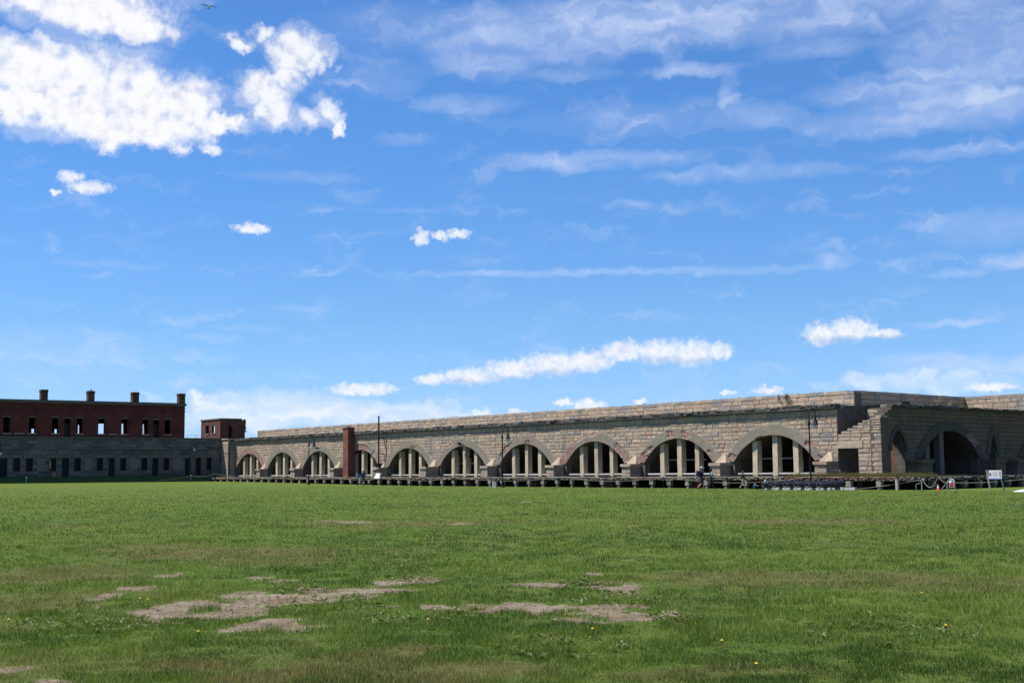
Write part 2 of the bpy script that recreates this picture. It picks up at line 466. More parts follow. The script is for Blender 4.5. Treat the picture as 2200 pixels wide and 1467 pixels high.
M_COLUMND = stone_mat('grey_column', [(0.0, (0.20, 0.18, 0.15)), (1.0, (0.27, 0.24, 0.20))], stain=0.4, rust=0.2, grain=0.4, lichen=0.1)
M_SILL = simple('sill_concrete', (0.62, 0.60, 0.56), 0.85, var=0.15)
M_GREYCONC = simple('grey_concrete', (0.36, 0.36, 0.36), 0.9, var=0.15, bmp=0.2)
M_WHITE = simple('white_paint', (0.78, 0.78, 0.77), 0.6, var=0.05)
M_BLACK = simple('black_iron', (0.010, 0.010, 0.011), 0.6, metal=0.0, var=0.2, spec=0.2)
M_CANNON = simple('cannon_paint', (0.013, 0.014, 0.020), 0.42, var=0.25, spec=0.5, bmp=0.1)
M_DARKGLASS = simple('dark_glass', (0.006, 0.006, 0.008), 0.3, var=0.1, spec=0.15)
M_FRAME = simple('dark_timber', (0.016, 0.016, 0.018), 0.7, var=0.2)
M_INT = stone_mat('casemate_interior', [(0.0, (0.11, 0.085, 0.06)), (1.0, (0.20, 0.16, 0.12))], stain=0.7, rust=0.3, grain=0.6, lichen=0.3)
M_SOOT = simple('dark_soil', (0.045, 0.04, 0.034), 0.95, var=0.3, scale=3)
M_WOOD = simple('weathered_wood', (0.40, 0.37, 0.32), 0.85, var=0.2, scale=14)
M_ROPE = simple('rope', (0.36, 0.34, 0.29), 0.9, var=0.15, scale=30)
M_STEEL = simple('galvanised_steel', (0.50, 0.50, 0.50), 0.45, metal=0.6, var=0.15)
M_RED = simple('red_sign', (0.55, 0.05, 0.06), 0.5, var=0.08)
M_BLUE = simple('blue_paint', (0.05, 0.11, 0.30), 0.6, var=0.1)
M_INK = simple('print_ink', (0.03, 0.03, 0.035), 0.6, var=0.1)
M_ORANGE = simple('orange_plastic', (0.75, 0.16, 0.04), 0.5, var=0.06)
M_SKIN = simple('skin', (0.50, 0.30, 0.22), 0.6, var=0.06)
M_ROAD = simple('trodden_path', (0.26, 0.235, 0.19), 0.95, var=0.2, scale=2, bmp=0.3)


def brick_mat(name, c1, c2, mortar, dark=0.5):
    m, T, b, _ = new_mat(name)
    oc = ocoord(T)
    sp = T.node('ShaderNodeSeparateXYZ'); T.put(sp.inputs[0], oc)
    cb = T.node('ShaderNodeCombineXYZ')
    T.put(cb.inputs[0], T.math('ADD', sp.outputs[0], sp.outputs[1])); T.put(cb.inputs[1], sp.outputs[2])
    bt = T.node('ShaderNodeTexBrick')
    T.put(bt.inputs['Vector'], cb.outputs[0])
    bt.inputs['Color1'].default_value = tuple(c1) + (1,)
    bt.inputs['Color2'].default_value = tuple(c2) + (1,)
    bt.inputs['Mortar'].default_value = tuple(mortar) + (1,)
    bt.inputs['Scale'].default_value = 1.0
    bt.inputs['Brick Width'].default_value = 0.22
    bt.inputs['Row Height'].default_value = 0.075
    bt.inputs['Mortar Size'].default_value = 0.008
    n1 = T.noise(oc, 0.9, 7, 0.65)
    c = T.mix(1.0, bt.outputs['Color'], T.coloramp(n1, [(0.3, (1 - dark,) * 3), (0.6, (1, 1, 1)), (0.8, (1.15, 1.1, 1.05))]), 'MULTIPLY')
    T.t.links.new(c, b.inputs['Base Color'])
    bump(T, b, bt.outputs['Fac'], -0.4, 0.01)
    return m


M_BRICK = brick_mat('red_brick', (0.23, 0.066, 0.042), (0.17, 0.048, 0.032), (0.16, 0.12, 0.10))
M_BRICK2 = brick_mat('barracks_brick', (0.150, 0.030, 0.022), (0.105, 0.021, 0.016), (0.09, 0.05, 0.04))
M_BROWN = brick_mat('brown_brick', (0.12, 0.062, 0.032), (0.085, 0.045, 0.025), (0.09, 0.065, 0.05))

# ------------------------------------------------------------------ lawn
# bare and dry places: x, y, half width, half depth in metres
DIRT = [(-3.46, 15.61, 0.81, 1.29), (-2.9, 16.87, 0.68, 1.25), (-3.36, 17.35, 0.38, 0.93), (-1.88, 17.41, 0.76, 0.8), (-2.44, 13.9, 0.53, 0.55), (-3.52, 14.07, 0.29, 0.17), (-5.34, 18.21, 0.23, 0.8), (-5.09, 15.59, 0.19, 0.32), (-5.38, 16.85, 0.14, 0.31), (-5.36, 20.8, 0.19, 0.48), (-1.39, 19.09, 0.52, 0.64), (-3.34, 19.37, 0.18, 0.33), (-0.58, 15.64, 0.42, 0.64), (0.08, 15.22, 0.52, 0.56), (1.18, 14.74, 0.59, 0.81), (1.43, 17.91, 0.47, 0.77), (0.29, 18.09, 0.39, 0.29), (1.24, 20.07, 0.16, 0.35), (1.76, 13.84, 0.09, 0.17), (0.63, 65.23, 0.31, 1.13), (-5.08, 41.43, 0.54, 0.68), (-1.59, 39.26, 0.3, 0.82), (-6.17, 42.82, 0.37, 0.49), (-5.96, 24.84, 0.09, 0.25), (-4.12, 10.64, 0.25, 0.49), (-3.46, 10.25, 0.35, 0.23), (-3.88, 20.01, 0.22, 0.26), (-5.51, 24.78, 0.08, 0.25), (-1.48, 15.71, 0.34, 0.27), (-0.92, 15.77, 0.17, 0.44)]
DRY = [(-5.73, 25.76, 2.19, 2.36), (-7.59, 27.53, 1.23, 2.36), (-4.24, 23.61, 1.21, 1.23), (-7.22, 20.82, 1.51, 2.12), (-5.97, 16.09, 0.87, 1.72), (4.62, 18.7, 2.64, 1.39), (6.1, 18.17, 1.73, 1.6), (-1.83, 10.68, 1.29, 0.89), (-0.39, 10.36, 1.12, 0.7), (-3.93, 11.05, 0.76, 1.07), (-1.6, 11.18, 0.49, 0.43), (-13.42, 39.41, 0.9, 1.38), (3.12, 19.27, 1.27, 1.14), (1.43, 10.26, 1.12, 0.41), (-3.59, 39.69, 3.16, 2.1), (8.93, 38.69, 2.86, 1.99), (-1.17, 11.57, 0.38, 0.46), (-5.22, 13.7, 0.32, 0.57)]
DANDELION = [(-4.48, 15.7), (-4.37, 15.64), (-5.22, 13.58), (-3.01, 12.52), (-0.88, 13.46), (0.73, 12.47), (1.82, 11.52), (1.85, 10.16), (4.12, 12.52), (4.88, 15.65)]
WEED = [(-1.34, 14.25, 0.31), (0.4, 11.91, 0.64), (-1.54, 19.27, 0.42), (0.95, 18.32, 0.4), (-2.27, 15.78, 0.69), (-4.14, 13.82, 0.42), (1.28, 16.02, 0.58), (-0.55, 14.64, 0.42), (-2.97, 17.98, 0.39), (-2.01, 22.2, 0.64), (3.67, 13.06, 0.98), (1.71, 14.01, 0.31), (-4.92, 14.09, 0.43), (-1.38, 25.17, 1.82), (8.27, 38.84, 2.86), (-7.45, 25.99, 0.97)]


def _hash(ix, iy, seed):
    h = (ix.astype(np.int64) * 374761393 + iy.astype(np.int64) * 668265263 + seed * 1442695041) & 0xFFFFFFFF
    h = ((h ^ (h >> 13)) * 1274126177) & 0xFFFFFFFF
    return ((h ^ (h >> 16)) & 0xFFFFFF) / float(0xFFFFFF)


def vnoise(x, y, seed=0):
    ix, iy = np.floor(x), np.floor(y)
    fx, fy = x - ix, y - iy
    fx = fx * fx * (3 - 2 * fx); fy = fy * fy * (3 - 2 * fy)
    a = _hash(ix, iy, seed); b = _hash(ix + 1, iy, seed); c = _hash(ix, iy + 1, seed); d = _hash(ix + 1, iy + 1, seed)
    return (a * (1 - fx) + b * fx) * (1 - fy) + (c * (1 - fx) + d * fx) * fy


def fbm(x, y, seed=0, o=4):
    t, a, n = 0, 0.5, 0
    for i in range(o):
        t = t + a * vnoise(x * 2 ** i, y * 2 ** i, seed + i); n += a; a *= 0.55
    return t / n


def sstep(x, a, b):
    t = np.clip((x - a) / (b - a), 0, 1)
    return t * t * (3 - 2 * t)


def ellipses(x, y, lst, warp=0.5):
    """union of ragged-edged ellipses"""
    n1 = fbm(x * 1.5, y * 0.8, 11, 5) - .5
    wx_ = (fbm(x * 2.3, y * 1.5, 61, 3) - .5) * .5
    g = np.full(x.shape, -2.0)
    for cx_, cy_, rx, ry in lst:
        g = np.maximum(g, 1 - ((x + wx_ - cx_) / rx) ** 2 - ((y + wx_ * 1.3 - cy_) / ry) ** 2)
    return g + n1 * 2.4 * warp


def ground_z(x, y):
    s = x * DX + y * DY
    n = x * NX + y * NY
    z = 0.45 * np.clip((s - 118) / 52, 0, 1) ** 1.25
    r = np.hypot(x, y)
    z = z + (fbm(x * 0.22, y * 0.22, 3, 3) - 0.5) * 0.10 * np.clip(1 - r / 70, 0, 1) * np.clip(r / 10, 0, 1)
    return z


def dirt_mask(x, y):
    m = sstep(ellipses(x, y, DIRT, 1.15), -0.75, 0.75)
    n = fbm(x * 2.2, y * 2.2, 21, 4)
    return np.clip(m * (0.25 + 1.3 * sstep(n, 0.32, 0.60)), 0, 1)


def dry_mask(x, y):
    m = sstep(ellipses(x, y, DRY, 0.9), -0.7, 0.9)
    n = fbm(x * 0.45, y * 0.3, 5, 4)
    n2 = fbm(x * 1.9, y * 1.2, 8, 4)
    return np.clip(m * (0.25 + 0.9 * n2) + 0.4 * sstep(n, 0.50, 0.70) * sstep(n2, .3, .65), 0, 1)


def polar_sheet():
    ang = np.concatenate([np.arange(-180, -34, 6.0), np.arange(-34, 34.01, 0.14), np.arange(40, 180, 6.0)])
    th = np.radians(ang)
    rr = [1.0, 3.0, 5.0]
    while rr[-1] < 140: rr.append(rr[-1] * 1.0115)
    while rr[-1] < 9000: rr.append(rr[-1] * 1.25)
    rr = np.array(rr)
    R_, T_ = np.meshgrid(rr, th, indexing='ij')
    x = R_ * np.sin(T_); y = R_ * np.cos(T_)
    return x, y


gx, gy = polar_sheet()
nr, na = gx.shape
gz = ground_z(gx.ravel(), gy.ravel())
dirt_v = dirt_mask(gx.ravel(), gy.ravel())
dry_v = dry_mask(gx.ravel(), gy.ravel())
gz = gz - dirt_v * 0.018
gV = np.stack([gx.ravel(), gy.ravel(), gz], 1)
ii, jj = np.meshgrid(np.arange(nr - 1), np.arange(na), indexing='ij')
j2 = (jj + 1) % na
quads = np.stack([ii * na + jj, (ii + 1) * na + jj, (ii + 1) * na + j2, ii * na + j2], -1).reshape(-1, 4)
quads = quads[:, ::-1]


def fast_mesh(name, V, faces, nv):
    me = bpy.data.meshes.new(name)
    me.vertices.add(len(V)); me.vertices.foreach_set('co', np.ascontiguousarray(V, np.float32).ravel())
    nf = len(faces)
    me.loops.add(nf * nv); me.loops.foreach_set('vertex_index', np.ascontiguousarray(faces, np.int32).ravel())
    me.polygons.add(nf)
    me.polygons.foreach_set('loop_start', np.arange(0, nf * nv, nv, dtype=np.int32))
    return me


def set_attr(me, name, vals):
    at = me.attributes.new(name, 'FLOAT', 'POINT')
    at.data.foreach_set('value', np.ascontiguousarray(vals, np.float32))


gme = fast_mesh('lawn', gV, quads, 4)
set_attr(gme, 'dirt', dirt_v); set_attr(gme, 'dry', dry_v)
gme.update(calc_edges=True); gme.validate()
gme.polygons.foreach_set('use_smooth', np.ones(len(gme.polygons), bool))

m, T, b, _ = new_mat('lawn')
geo = T.node('ShaderNodeNewGeometry').outputs['Position']
nf_ = T.noise(geo, 9.0, 6, 0.75)
nm_ = T.noise(T.vmath('MULTIPLY', geo, (0.35, 0.22, 1)), 1.0, 6, 0.6)
nl_ = T.noise(T.vmath('MULTIPLY', geo, (0.05, 0.035, 1)), 1.0, 5, 0.55)
green = T.coloramp(nf_, [(0.28, (0.041, 0.062, 0.010)), (0.5, (0.082, 0.119, 0.019)), (0.72, (0.130, 0.164, 0.037))])
green = T.mix(1.0, green, T.coloramp(nm_, [(0.3, (0.82, 0.90, 0.85)), (0.55, (1, 1, 1)), (0.75, (1.22, 1.10, 1.0))]), 'MULTIPLY')
green = T.mix(1.0, green, T.coloramp(nl_, [(0.35, (0.88, 0.95, 0.9)), (0.65, (1.12, 1.03, 1.0))]), 'MULTIPLY')
dry_c = T.coloramp(nf_, [(0.3, (0.07, 0.057, 0.022)), (0.7, (0.155, 0.125, 0.056))])
c = T.mix(T.math('MULTIPLY', T.attr('dry').outputs['Fac'], 0.65), green, dry_c)
ns_ = T.noise(geo, 24.0, 6, 0.8)
soil = T.coloramp(ns_, [(0.25, (0.085, 0.070, 0.05)), (0.45, (0.185, 0.16, 0.118)), (0.62, (0.275, 0.245, 0.187)), (0.78, (0.41, 0.38, 0.31))])
soil = T.mix(1.0, soil, T.coloramp(T.noise(geo, 1.3, 5, 0.6), [(0.35, (0.70, 0.60, 0.52)), (0.65, (1.1, 1.08, 1.05))]), 'MULTIPLY')
soil = T.mix(1.0, soil, T.coloramp(T.noise(geo, 6.0, 6, 0.75), [(0.30, (0.62, 0.56, 0.50)), (0.5, (0.98, 0.97, 0.95)), (0.7, (1.18, 1.15, 1.1))]), 'MULTIPLY')
c = T.mix(T.ramp01(T.math('ADD', T.attr('dirt').outputs['Fac'], T.math('MULTIPLY', T.math('SUBTRACT', ns_, 0.5), 0.5)), 0.25, 0.6), c, soil)
T.t.links.new(c, b.inputs['Base Color'])
b.inputs['Roughness'].default_value = 0.95
b.inputs['Specular IOR Level'].default_value = 0.1
bump(T, b, T.math('ADD', nf_, T.math('MULTIPLY', ns_, 0.5)), 0.9, 0.05)
gme.materials.append(m)
lawn = bpy.data.objects.new('lawn', gme)
COL.objects.link(lawn)
tag(lawn, 'wide mown green parade lawn with bare and dry patches', kind='structure')


def blade_field(name, count, r0, r1, half, hgt, wid, seed, pw=1.6, density=None):
    g = np.random.default_rng(seed)
    u = g.random(count)
    e = 1 - pw
    r = (r0 ** e + u * (r1 ** e - r0 ** e)) ** (1 / e)
    th = np.radians(g.uniform(-half, half, count))
    x, y = r * np.sin(th), r * np.cos(th)
    dm = dirt_mask(x, y)
    keep = g.random(count) > sstep(dm, .12, .95) * .93
    s = x * DX + y * DY; n = x * NX + y * NY
    keep &= (n < 73.0) & (s < 171)
    clump = fbm(x * 3.0, y * 3.0, 31, 3)
    keep &= g.random(count) < 0.45 + 0.9 * sstep(clump, .25, .6)
    x, y, r, dm, clump = x[keep], y[keep], r[keep], dm[keep], clump[keep]
    c = len(x)
    z = ground_z(x, y) - dm * .015
    dry = dry_mask(x, y)
    lush = fbm(x * .45, y * .45, 41, 3)
    h = hgt * g.uniform(0.4, 1.45, c) * (0.55 + 0.9 * sstep(clump, .3, .7)) * (0.75 + .6 * lush) * (1 - .55 * dm) * (1 + .006 * r) * (1 - .75 * sstep(r, 45, 190)) * (1 + 1.1 * sstep(fbm(x * .9, y * .9, 91, 3), .62, .80))
    w = wid * g.uniform(.6, 1.3, c) * np.maximum(1, r / 11) ** 0.85
    a = g.uniform(0, 2 * np.pi, c)
    lean_a = g.uniform(0, 2 * np.pi, c)
    lean = h * np.abs(g.normal(0, 0.55, c))
    px, py = np.cos(a) * w / 2, np.sin(a) * w / 2
    V = np.empty((c, 3, 3), np.float32)
    V[:, 0] = np.stack([x - px, y - py, z - .004], 1)
    V[:, 1] = np.stack([x + px, y + py, z - .004], 1)
    V[:, 2] = np.stack([x + np.cos(lean_a) * lean, y + np.sin(lean_a) * lean, z + h], 1)
    me = fast_mesh(name, V.reshape(-1, 3), np.arange(c * 3).reshape(-1, 3), 3)
    cl2 = fbm(x * 1.1, y * .8, 51, 4); cl3 = fbm(x * .16, y * .10, 71, 3)
    tone = np.clip(g.normal(.42, .2, c) + (lush - .5) * .8 + (cl2 - .5) * 1.3 + (cl3 - .5) * .9, 0, 1)
    dr = np.clip(dry * .8 + dm * .5 + g.normal(0, .22, c), 0, 1) * (g.random(c) < .22 + .95 * dry + .4 * dm)
    set_attr(me, 'tone', np.repeat(tone, 3)); set_attr(me, 'dry', np.repeat(dr, 3))
    me.update(calc_edges=True)
    return me


def leaf_mat(name, lo, mid, hi, dry=(0.25, 0.195, 0.09), trans=0.35):
    m, T, b, out = new_mat(name)
    tone = T.attr('tone').outputs['Fac']
    c = T.coloramp(tone, [(0.0, lo), (0.5, mid), (1.0, hi)])
    c = T.mix(T.attr('dry').outputs['Fac'], c, dry)
    T.t.links.new(c, b.inputs['Base Color'])
    b.inputs['Roughness'].default_value = 0.55
    b.inputs['Specular IOR Level'].default_value = 0.35
    tr = T.node('ShaderNodeBsdfTranslucent')
    T.t.links.new(T.mix(1.0, c, (1.1, 1.15, 0.6), 'MULTIPLY'), tr.inputs[0])
    mx = T.node('ShaderNodeMixShader')
    mx.inputs[0].default_value = trans
    T.t.links.new(b.outputs[0], mx.inputs[1]); T.t.links.new(tr.outputs[0], mx.inputs[2])
    T.t.links.new(mx.outputs[0], out.inputs[0])
    return m


M_BLADE = leaf_mat('grass_blade', (0.040, 0.079, 0.009), (0.098, 0.156, 0.019), (0.188, 0.240, 0.044))
M_WEED = leaf_mat('weed_leaf', (0.05, 0.09, 0.02), (0.09, 0.135, 0.03), (0.15, 0.19, 0.07))
M_TERGRASS = leaf_mat('dry_weed', (0.07, 0.09, 0.025), (0.14, 0.14, 0.045), (0.27, 0.23, 0.09))
gb = blade_field('grass', 1450000, 5.5, 190, 33, 0.031, 0.0056, 5, pw=1.5)
gb.materials.append(M_BLADE)
grass = bpy.data.objects.new('grass', gb)
COL.objects.link(grass)
tag(grass, 'short mown green grass blades covering the lawn', 'grass', kind='stuff')

# pebbles and clods on the bare patches
mbp = MB()
pr_ = np.random.default_rng(17)
for (cx_, cy_, rx_, ry_) in DIRT:
    for _ in range(int(min(260, 25 + 60 * rx_ * ry_))):
        x0 = cx_ + rx_ * pr_.uniform(-1.1, 1.1); y0 = cy_ + ry_ * pr_.uniform(-1.1, 1.1)
        if dirt_mask(np.array([x0]), np.array([y0]))[0] < .4: continue
        q = float(pr_.choice([.006, .009, .012, .016, .022], p=[.35, .3, .2, .1, .05]))
        z0 = float(ground_z(np.array([x0]), np.array([y0]))[0]) - .016
        mbp.rock((x0, y0, z0 + q * .3), (q * pr_.uniform(.7, 1.4), q * pr_.uniform(.7, 1.4), q * .7), float(pr_.uniform(.1, .82)))
M_PEBBLE = stone_mat('pebble', [(0.0, (.12, .10, .08)), (.5, (.28, .24, .19)), (1.0, (.52, .48, .42))], stain=.1, rust=.1, lichen=.05)
pb_ = mbp.build('pebbles', M_PEBBLE)
tag(pb_, 'pebbles and clods strewn over the bare soil patches', 'pebbles', kind='stuff')

# broad-leaved weeds growing flat among the grass
wv, wf, wtone, wdry = [], [], [], []
for (wx, wy, wr) in WEED:
    for _ in range(int(26 + 22 * wr)):
        a0 = random.uniform(0, 6.28); q = wr * math.sqrt(random.random())
        x0, y0 = wx + q * math.cos(a0) , wy + q * 1.5 * math.sin(a0)
        if y0 < 6: continue
        z0 = float(ground_z(np.array([x0]), np.array([y0]))[0])
        tn = random.uniform(.2, 1)
        for _l in range(random.randint(5, 9)):
            a = random.uniform(0, 6.28); L = random.uniform(.03, .075); wd = L * random.uniform(.16, .3); up = random.uniform(.3, 1.0)
            ca, sa = math.cos(a), math.sin(a)
            o = len(wv)
            wv += [(x0, y0, z0 + .01), (x0 + ca * L * .5 - sa * wd, y0 + sa * L * .5 + ca * wd, z0 + .02 + up * L * .5), (x0 + ca * L, y0 + sa * L, z0 + .02 + up * L * .6), (x0 + ca * L * .5 + sa * wd, y0 + sa * L * .5 - ca * wd, z0 + .02 + up * L * .5)]
            wf += [(o, o + 1, o + 2), (o, o + 2, o + 3)]
            wtone += [tn] * 4; wdry += [random.uniform(0, .25)] * 4
weeds = add_mesh('weeds', wv, wf, M_WEED, tone=wtone, extra={'dry': wdry})
tag(weeds, 'broad-leaved weeds scattered through the lawn around the bare patches', 'weeds', kind='stuff')

# ------------------------------------------------------------------ masonry helpers
def stone_geo(poly, yf, tone=None, joint=0.013, proud=None, depth=0.06):
    cxm = sum(p[0] for p in poly) / 4; czm = sum(p[1] for p in poly) / 4
    w = max(abs(poly[1][0] - poly[0][0]), abs(poly[2][0] - poly[3][0])); h = abs(poly[3][1] - poly[0][1])
    kx = max(0.05, 1 - 2 * joint / max(w, .05)); kz = max(0.05, 1 - 2 * joint / max(h, .05))
    B = [(cxm + (p[0] - cxm) * kx + random.uniform(-.004, .004), czm + (p[1] - czm) * kz + random.uniform(-.004, .004)) for p in poly]
    e = 0.02
    ex = max(0.1, 1 - 2 * e / max(w, .1)); ez = max(0.1, 1 - 2 * e / max(h, .1))
    Cc = [(cxm + (p[0] - cxm) * ex, czm + (p[1] - czm) * ez) for p in B]
    p_ = random.uniform(-.008, .028) if proud is None else proud
    V = [(p[0], yf + depth, p[1]) for p in B] + [(p[0], yf + .012, p[1]) for p in B] + \
        [(p[0], yf - p_ + random.uniform(-.008, .008), p[1]) for p in Cc] + \
        [(cxm + random.uniform(-.2, .2) * w, yf - p_ - random.uniform(0, .022), czm + random.uniform(-.15, .15) * h)]
    F = [(0, 1, 5, 4), (1, 2, 6, 5), (2, 3, 7, 6), (3, 0, 4, 7), (4, 5, 9, 8), (5, 6, 10, 9), (6, 7, 11, 10), (7, 4, 8, 11),
         (8, 9, 12), (9, 10, 12), (10, 11, 12), (11, 8, 12)]
    if tone is None:
        tone = random.choices((random.uniform(0, .14), random.uniform(.18, .9), random.uniform(.9, 1.0)), (0.16, 0.76, 0.08))[0]
    return V, F, tone


def courses(x0, x1, zs, lmin, lmax, blocked=None, bond=True):
    """rows of stones; blocked(za, zb) gives [(bottom_l, top_l, bottom_r, top_r)] gaps"""
    out = []
    for r in range(len(zs) - 1):
        za, zb = zs[r], zs[r + 1]
        gaps = sorted(blocked(za, zb)) if blocked else []
        edges = []
        lb = lt = x0
        for (bl, tl, br, tr) in gaps:
            if bl > lb + .02 or tl > lt + .02:
                edges.append((lb, lt, min(bl, x1), min(tl, x1)))
            lb, lt = max(br, x0), max(tr, x0)
        if x1 > lb + .02 or x1 > lt + .02:
            edges.append((lb, lt, x1, x1))
        for (ab, at, bb, bt) in edges:
            bb, bt = max(bb, ab), max(bt, at)
            L = max(bb - ab, bt - at)
            if L < .12:
                continue
            cut = [0.0]
            while True:
                nx = cut[-1] + random.uniform(lmin, lmax)
                if nx > L - lmin * .6:
                    break
                cut.append(nx)
            cut.append(L)
            lo, hi = min(ab, at), max(bb, bt)
            for i in range(len(cut) - 1):
                c0, c1 = cut[i], cut[i + 1]
                if bb - ab >= bt - at:
                    p0, p1 = ab + c0, ab + c1
                else:
                    p0, p1 = at + c0, at + c1
                cl = lambda v, a, b_: min(max(v, a), b_)
                poly = [(cl(p0, ab, bb), za), (cl(p1, ab, bb), za), (cl(p1, at, bt), zb), (cl(p0, at, bt), zb)]
                if i == 0: poly[0] = (ab, za); poly[3] = (at, zb)
                if i == len(cut) - 2: poly[1] = (bb, za); poly[2] = (bt, zb)
                out.append(poly)
    return out


def lay_stones(parent, polys, yf, mat, near=None, limit=300, name='stone', rest='masonry', **kw):
    polys = sorted(polys, key=near) if near else polys
    for p in polys[:limit]:
        V, F, t = stone_geo(p, yf, **kw)
        add_mesh(name, V, F, mat, parent, tone=t)
    if polys[limit:]:
        mb = MB()
        for p in polys[limit:]:
            V, F, t = stone_geo(p, yf, **kw)
            mb.add(V, F, t)
        tag(mb.build(rest, mat, parent), kind='stuff')


class Arch:
    """round-headed (segmental) or pointed opening; x centre, half width, springing, crown"""
    def __init__(self, c, half, zs, zc, ring, pointed=False):
        self.c, self.half, self.zs, self.zc, self.ring, self.pointed = c, half, zs, zc, ring, pointed
        rise = zc - zs
        if pointed:                      # two arcs that meet in a point
            self.R = (half * half + rise * rise) / (2 * half)
        else:
            self.R = (half * half + rise * rise) / (2 * rise)
            self.cz = zc - self.R

    def half_at(self, z, grow=0.0):
        if self.pointed:
            if z <= self.zs: return self.half + grow
            q = (self.R + grow) ** 2 - (z - self.zs) ** 2
            return max(0.0, math.sqrt(q) - (self.R - self.half)) if q > 0 else 0.0
        if z <= self.zs:
            z = self.zs
        q = (self.R + grow) ** 2 - (z - self.cz) ** 2
        return math.sqrt(q) if q > 0 else 0.0

    def curve(self, n, grow=0.0, zlow=None):
        """points from left springing over the crown to the right"""
        pts = []
        if self.pointed:
            R = self.R + grow
            a1 = math.acos(min(1, (self.R - self.half) / R))
            for i in range(n // 2 + 1):
                a = a1 * i / (n // 2)
                pts.append((self.c + (self.R - self.half) - R * math.cos(a), self.zs + R * math.sin(a)))
            pts = pts[:-1] + [(self.c, pts[-1][1])] + [(2 * self.c - x, z) for x, z in reversed(pts[:-1])]
            return pts
        R = self.R + grow
        z0 = self.zs if zlow is None else zlow
        a1 = math.acos(max(-1, min(1, (z0 - self.cz) / R)))
        for i in range(n + 1):
            a = -a1 + 2 * a1 * i / n
            pts.append((self.c + R * math.sin(a), self.cz + R * math.cos(a)))
        return pts

    def gap(self, za, zb, grow):
        hb, ht = self.half_at(za, grow), self.half_at(zb, grow)
        if hb <= 0:
            return None
        return (self.c - hb, self.c - ht, self.c + hb, self.c + ht)


def arched_core(x0, x1, z0, z1, y0, y1, arches, mb, n=24):
    """wall slab with arched openings"""
    pts = [(x0, z0)]
    for A in sorted(arches, key=lambda a: a.c):
        cv = A.curve(n)
        pts.append((cv[0][0], z0)); pts += cv; pts.append((cv[-1][0], z0))
    pts.append((x1, z0))
    k_ = len(pts)
    V = [(x, y0, z) for x, z in pts] + [(x, y0, z1) for x, z in pts] + [(x, y1, z) for x, z in pts] + [(x, y1, z1) for x, z in pts]
    F = []
    for i in range(k_ - 1):
        if pts[i + 1][0] > pts[i][0] + 1e-6:
            F.append((i, i + 1, k_ + i + 1, k_ + i))
            F.append((2 * k_ + i + 1, 2 * k_ + i, 3 * k_ + i, 3 * k_ + i + 1))
            F.append((k_ + i, k_ + i + 1, 3 * k_ + i + 1, 3 * k_ + i))
        F.append((i + 1, i, 2 * k_ + i, 2 * k_ + i + 1))
    F.append((0, k_, 3 * k_, 2 * k_)); F.append((k_ - 1, 3 * k_ - 1, 4 * k_ - 1, 2 * k_ - 1))
    mb.add(V, F, 0.4)


def arch_ring(A, yf, yb, mat, parent, spalls=(), n=72, seed=1, tone=0.5, zlow=None, brick=0.0):
    inner = A.curve(n, 0.0, zlow); outer = A.curve(n, A.ring, None if zlow is None else zlow + .12)
    n = len(inner) - 1
    mj = 8
    V, sp, tn = [], [], []
    for i in range(n + 1):
        u = i / n
        for j in range(mj + 1):
            v = j / mj
            x = inner[i][0] + (outer[i][0] - inner[i][0]) * v
            z = inner[i][1] + (outer[i][1] - inner[i][1]) * v
            q = -1.0
            for (su, sv, ru, rv) in spalls:
                q = max(q, 1 - ((u - su) / ru) ** 2 - ((v - sv) / rv) ** 2)
            nz = float(fbm(np.array([u * 46.0 + seed * 13]), np.array([v * 3.2]), seed, 3)[0])
            mval = float(sstep(np.array([q + (nz - .5) * 1.7]), -.05, .30)[0])
            if 0 < j < mj:
                x += random.uniform(-.01, .01); z += random.uniform(-.01, .01)
            elif mval > .3:
                k_ = .035 if j == mj else 0
                x -= (outer[i][0] - inner[i][0]) * k_; z -= (outer[i][1] - inner[i][1]) * k_
            V.append((x, yf + .055 * mval + random.uniform(0, .012) * mval, z)); sp.append(mval); tn.append(tone)
    o = len(V)
    for i in range(n + 1):
        for j in (0, mj):
            p = V[i * (mj + 1) + j]
            V.append((p[0], yb, p[2])); sp.append(0.0); tn.append(tone)
    F = []
    for i in range(n):
        for j in range(mj):
            a = i * (mj + 1) + j
            F.append((a, a + mj + 1, a + mj + 2, a + 1)[::-1])
        a = i * (mj + 1); b_ = o + 2 * i
        F.append((a, b_, b_ + 2, a + mj + 1)[::-1])
        F.append((a + mj, a + 2 * mj + 1, b_ + 3, b_ + 1)[::-1])
    for i in (0, n):
        a = i * (mj + 1)
        F.append(tuple([a + j for j in range(mj + 1)] + [o + 2 * i + 1, o + 2 * i]))
    return add_mesh('arch_ring', V, F, mat, parent, tone=tn, extra={'spall': sp})


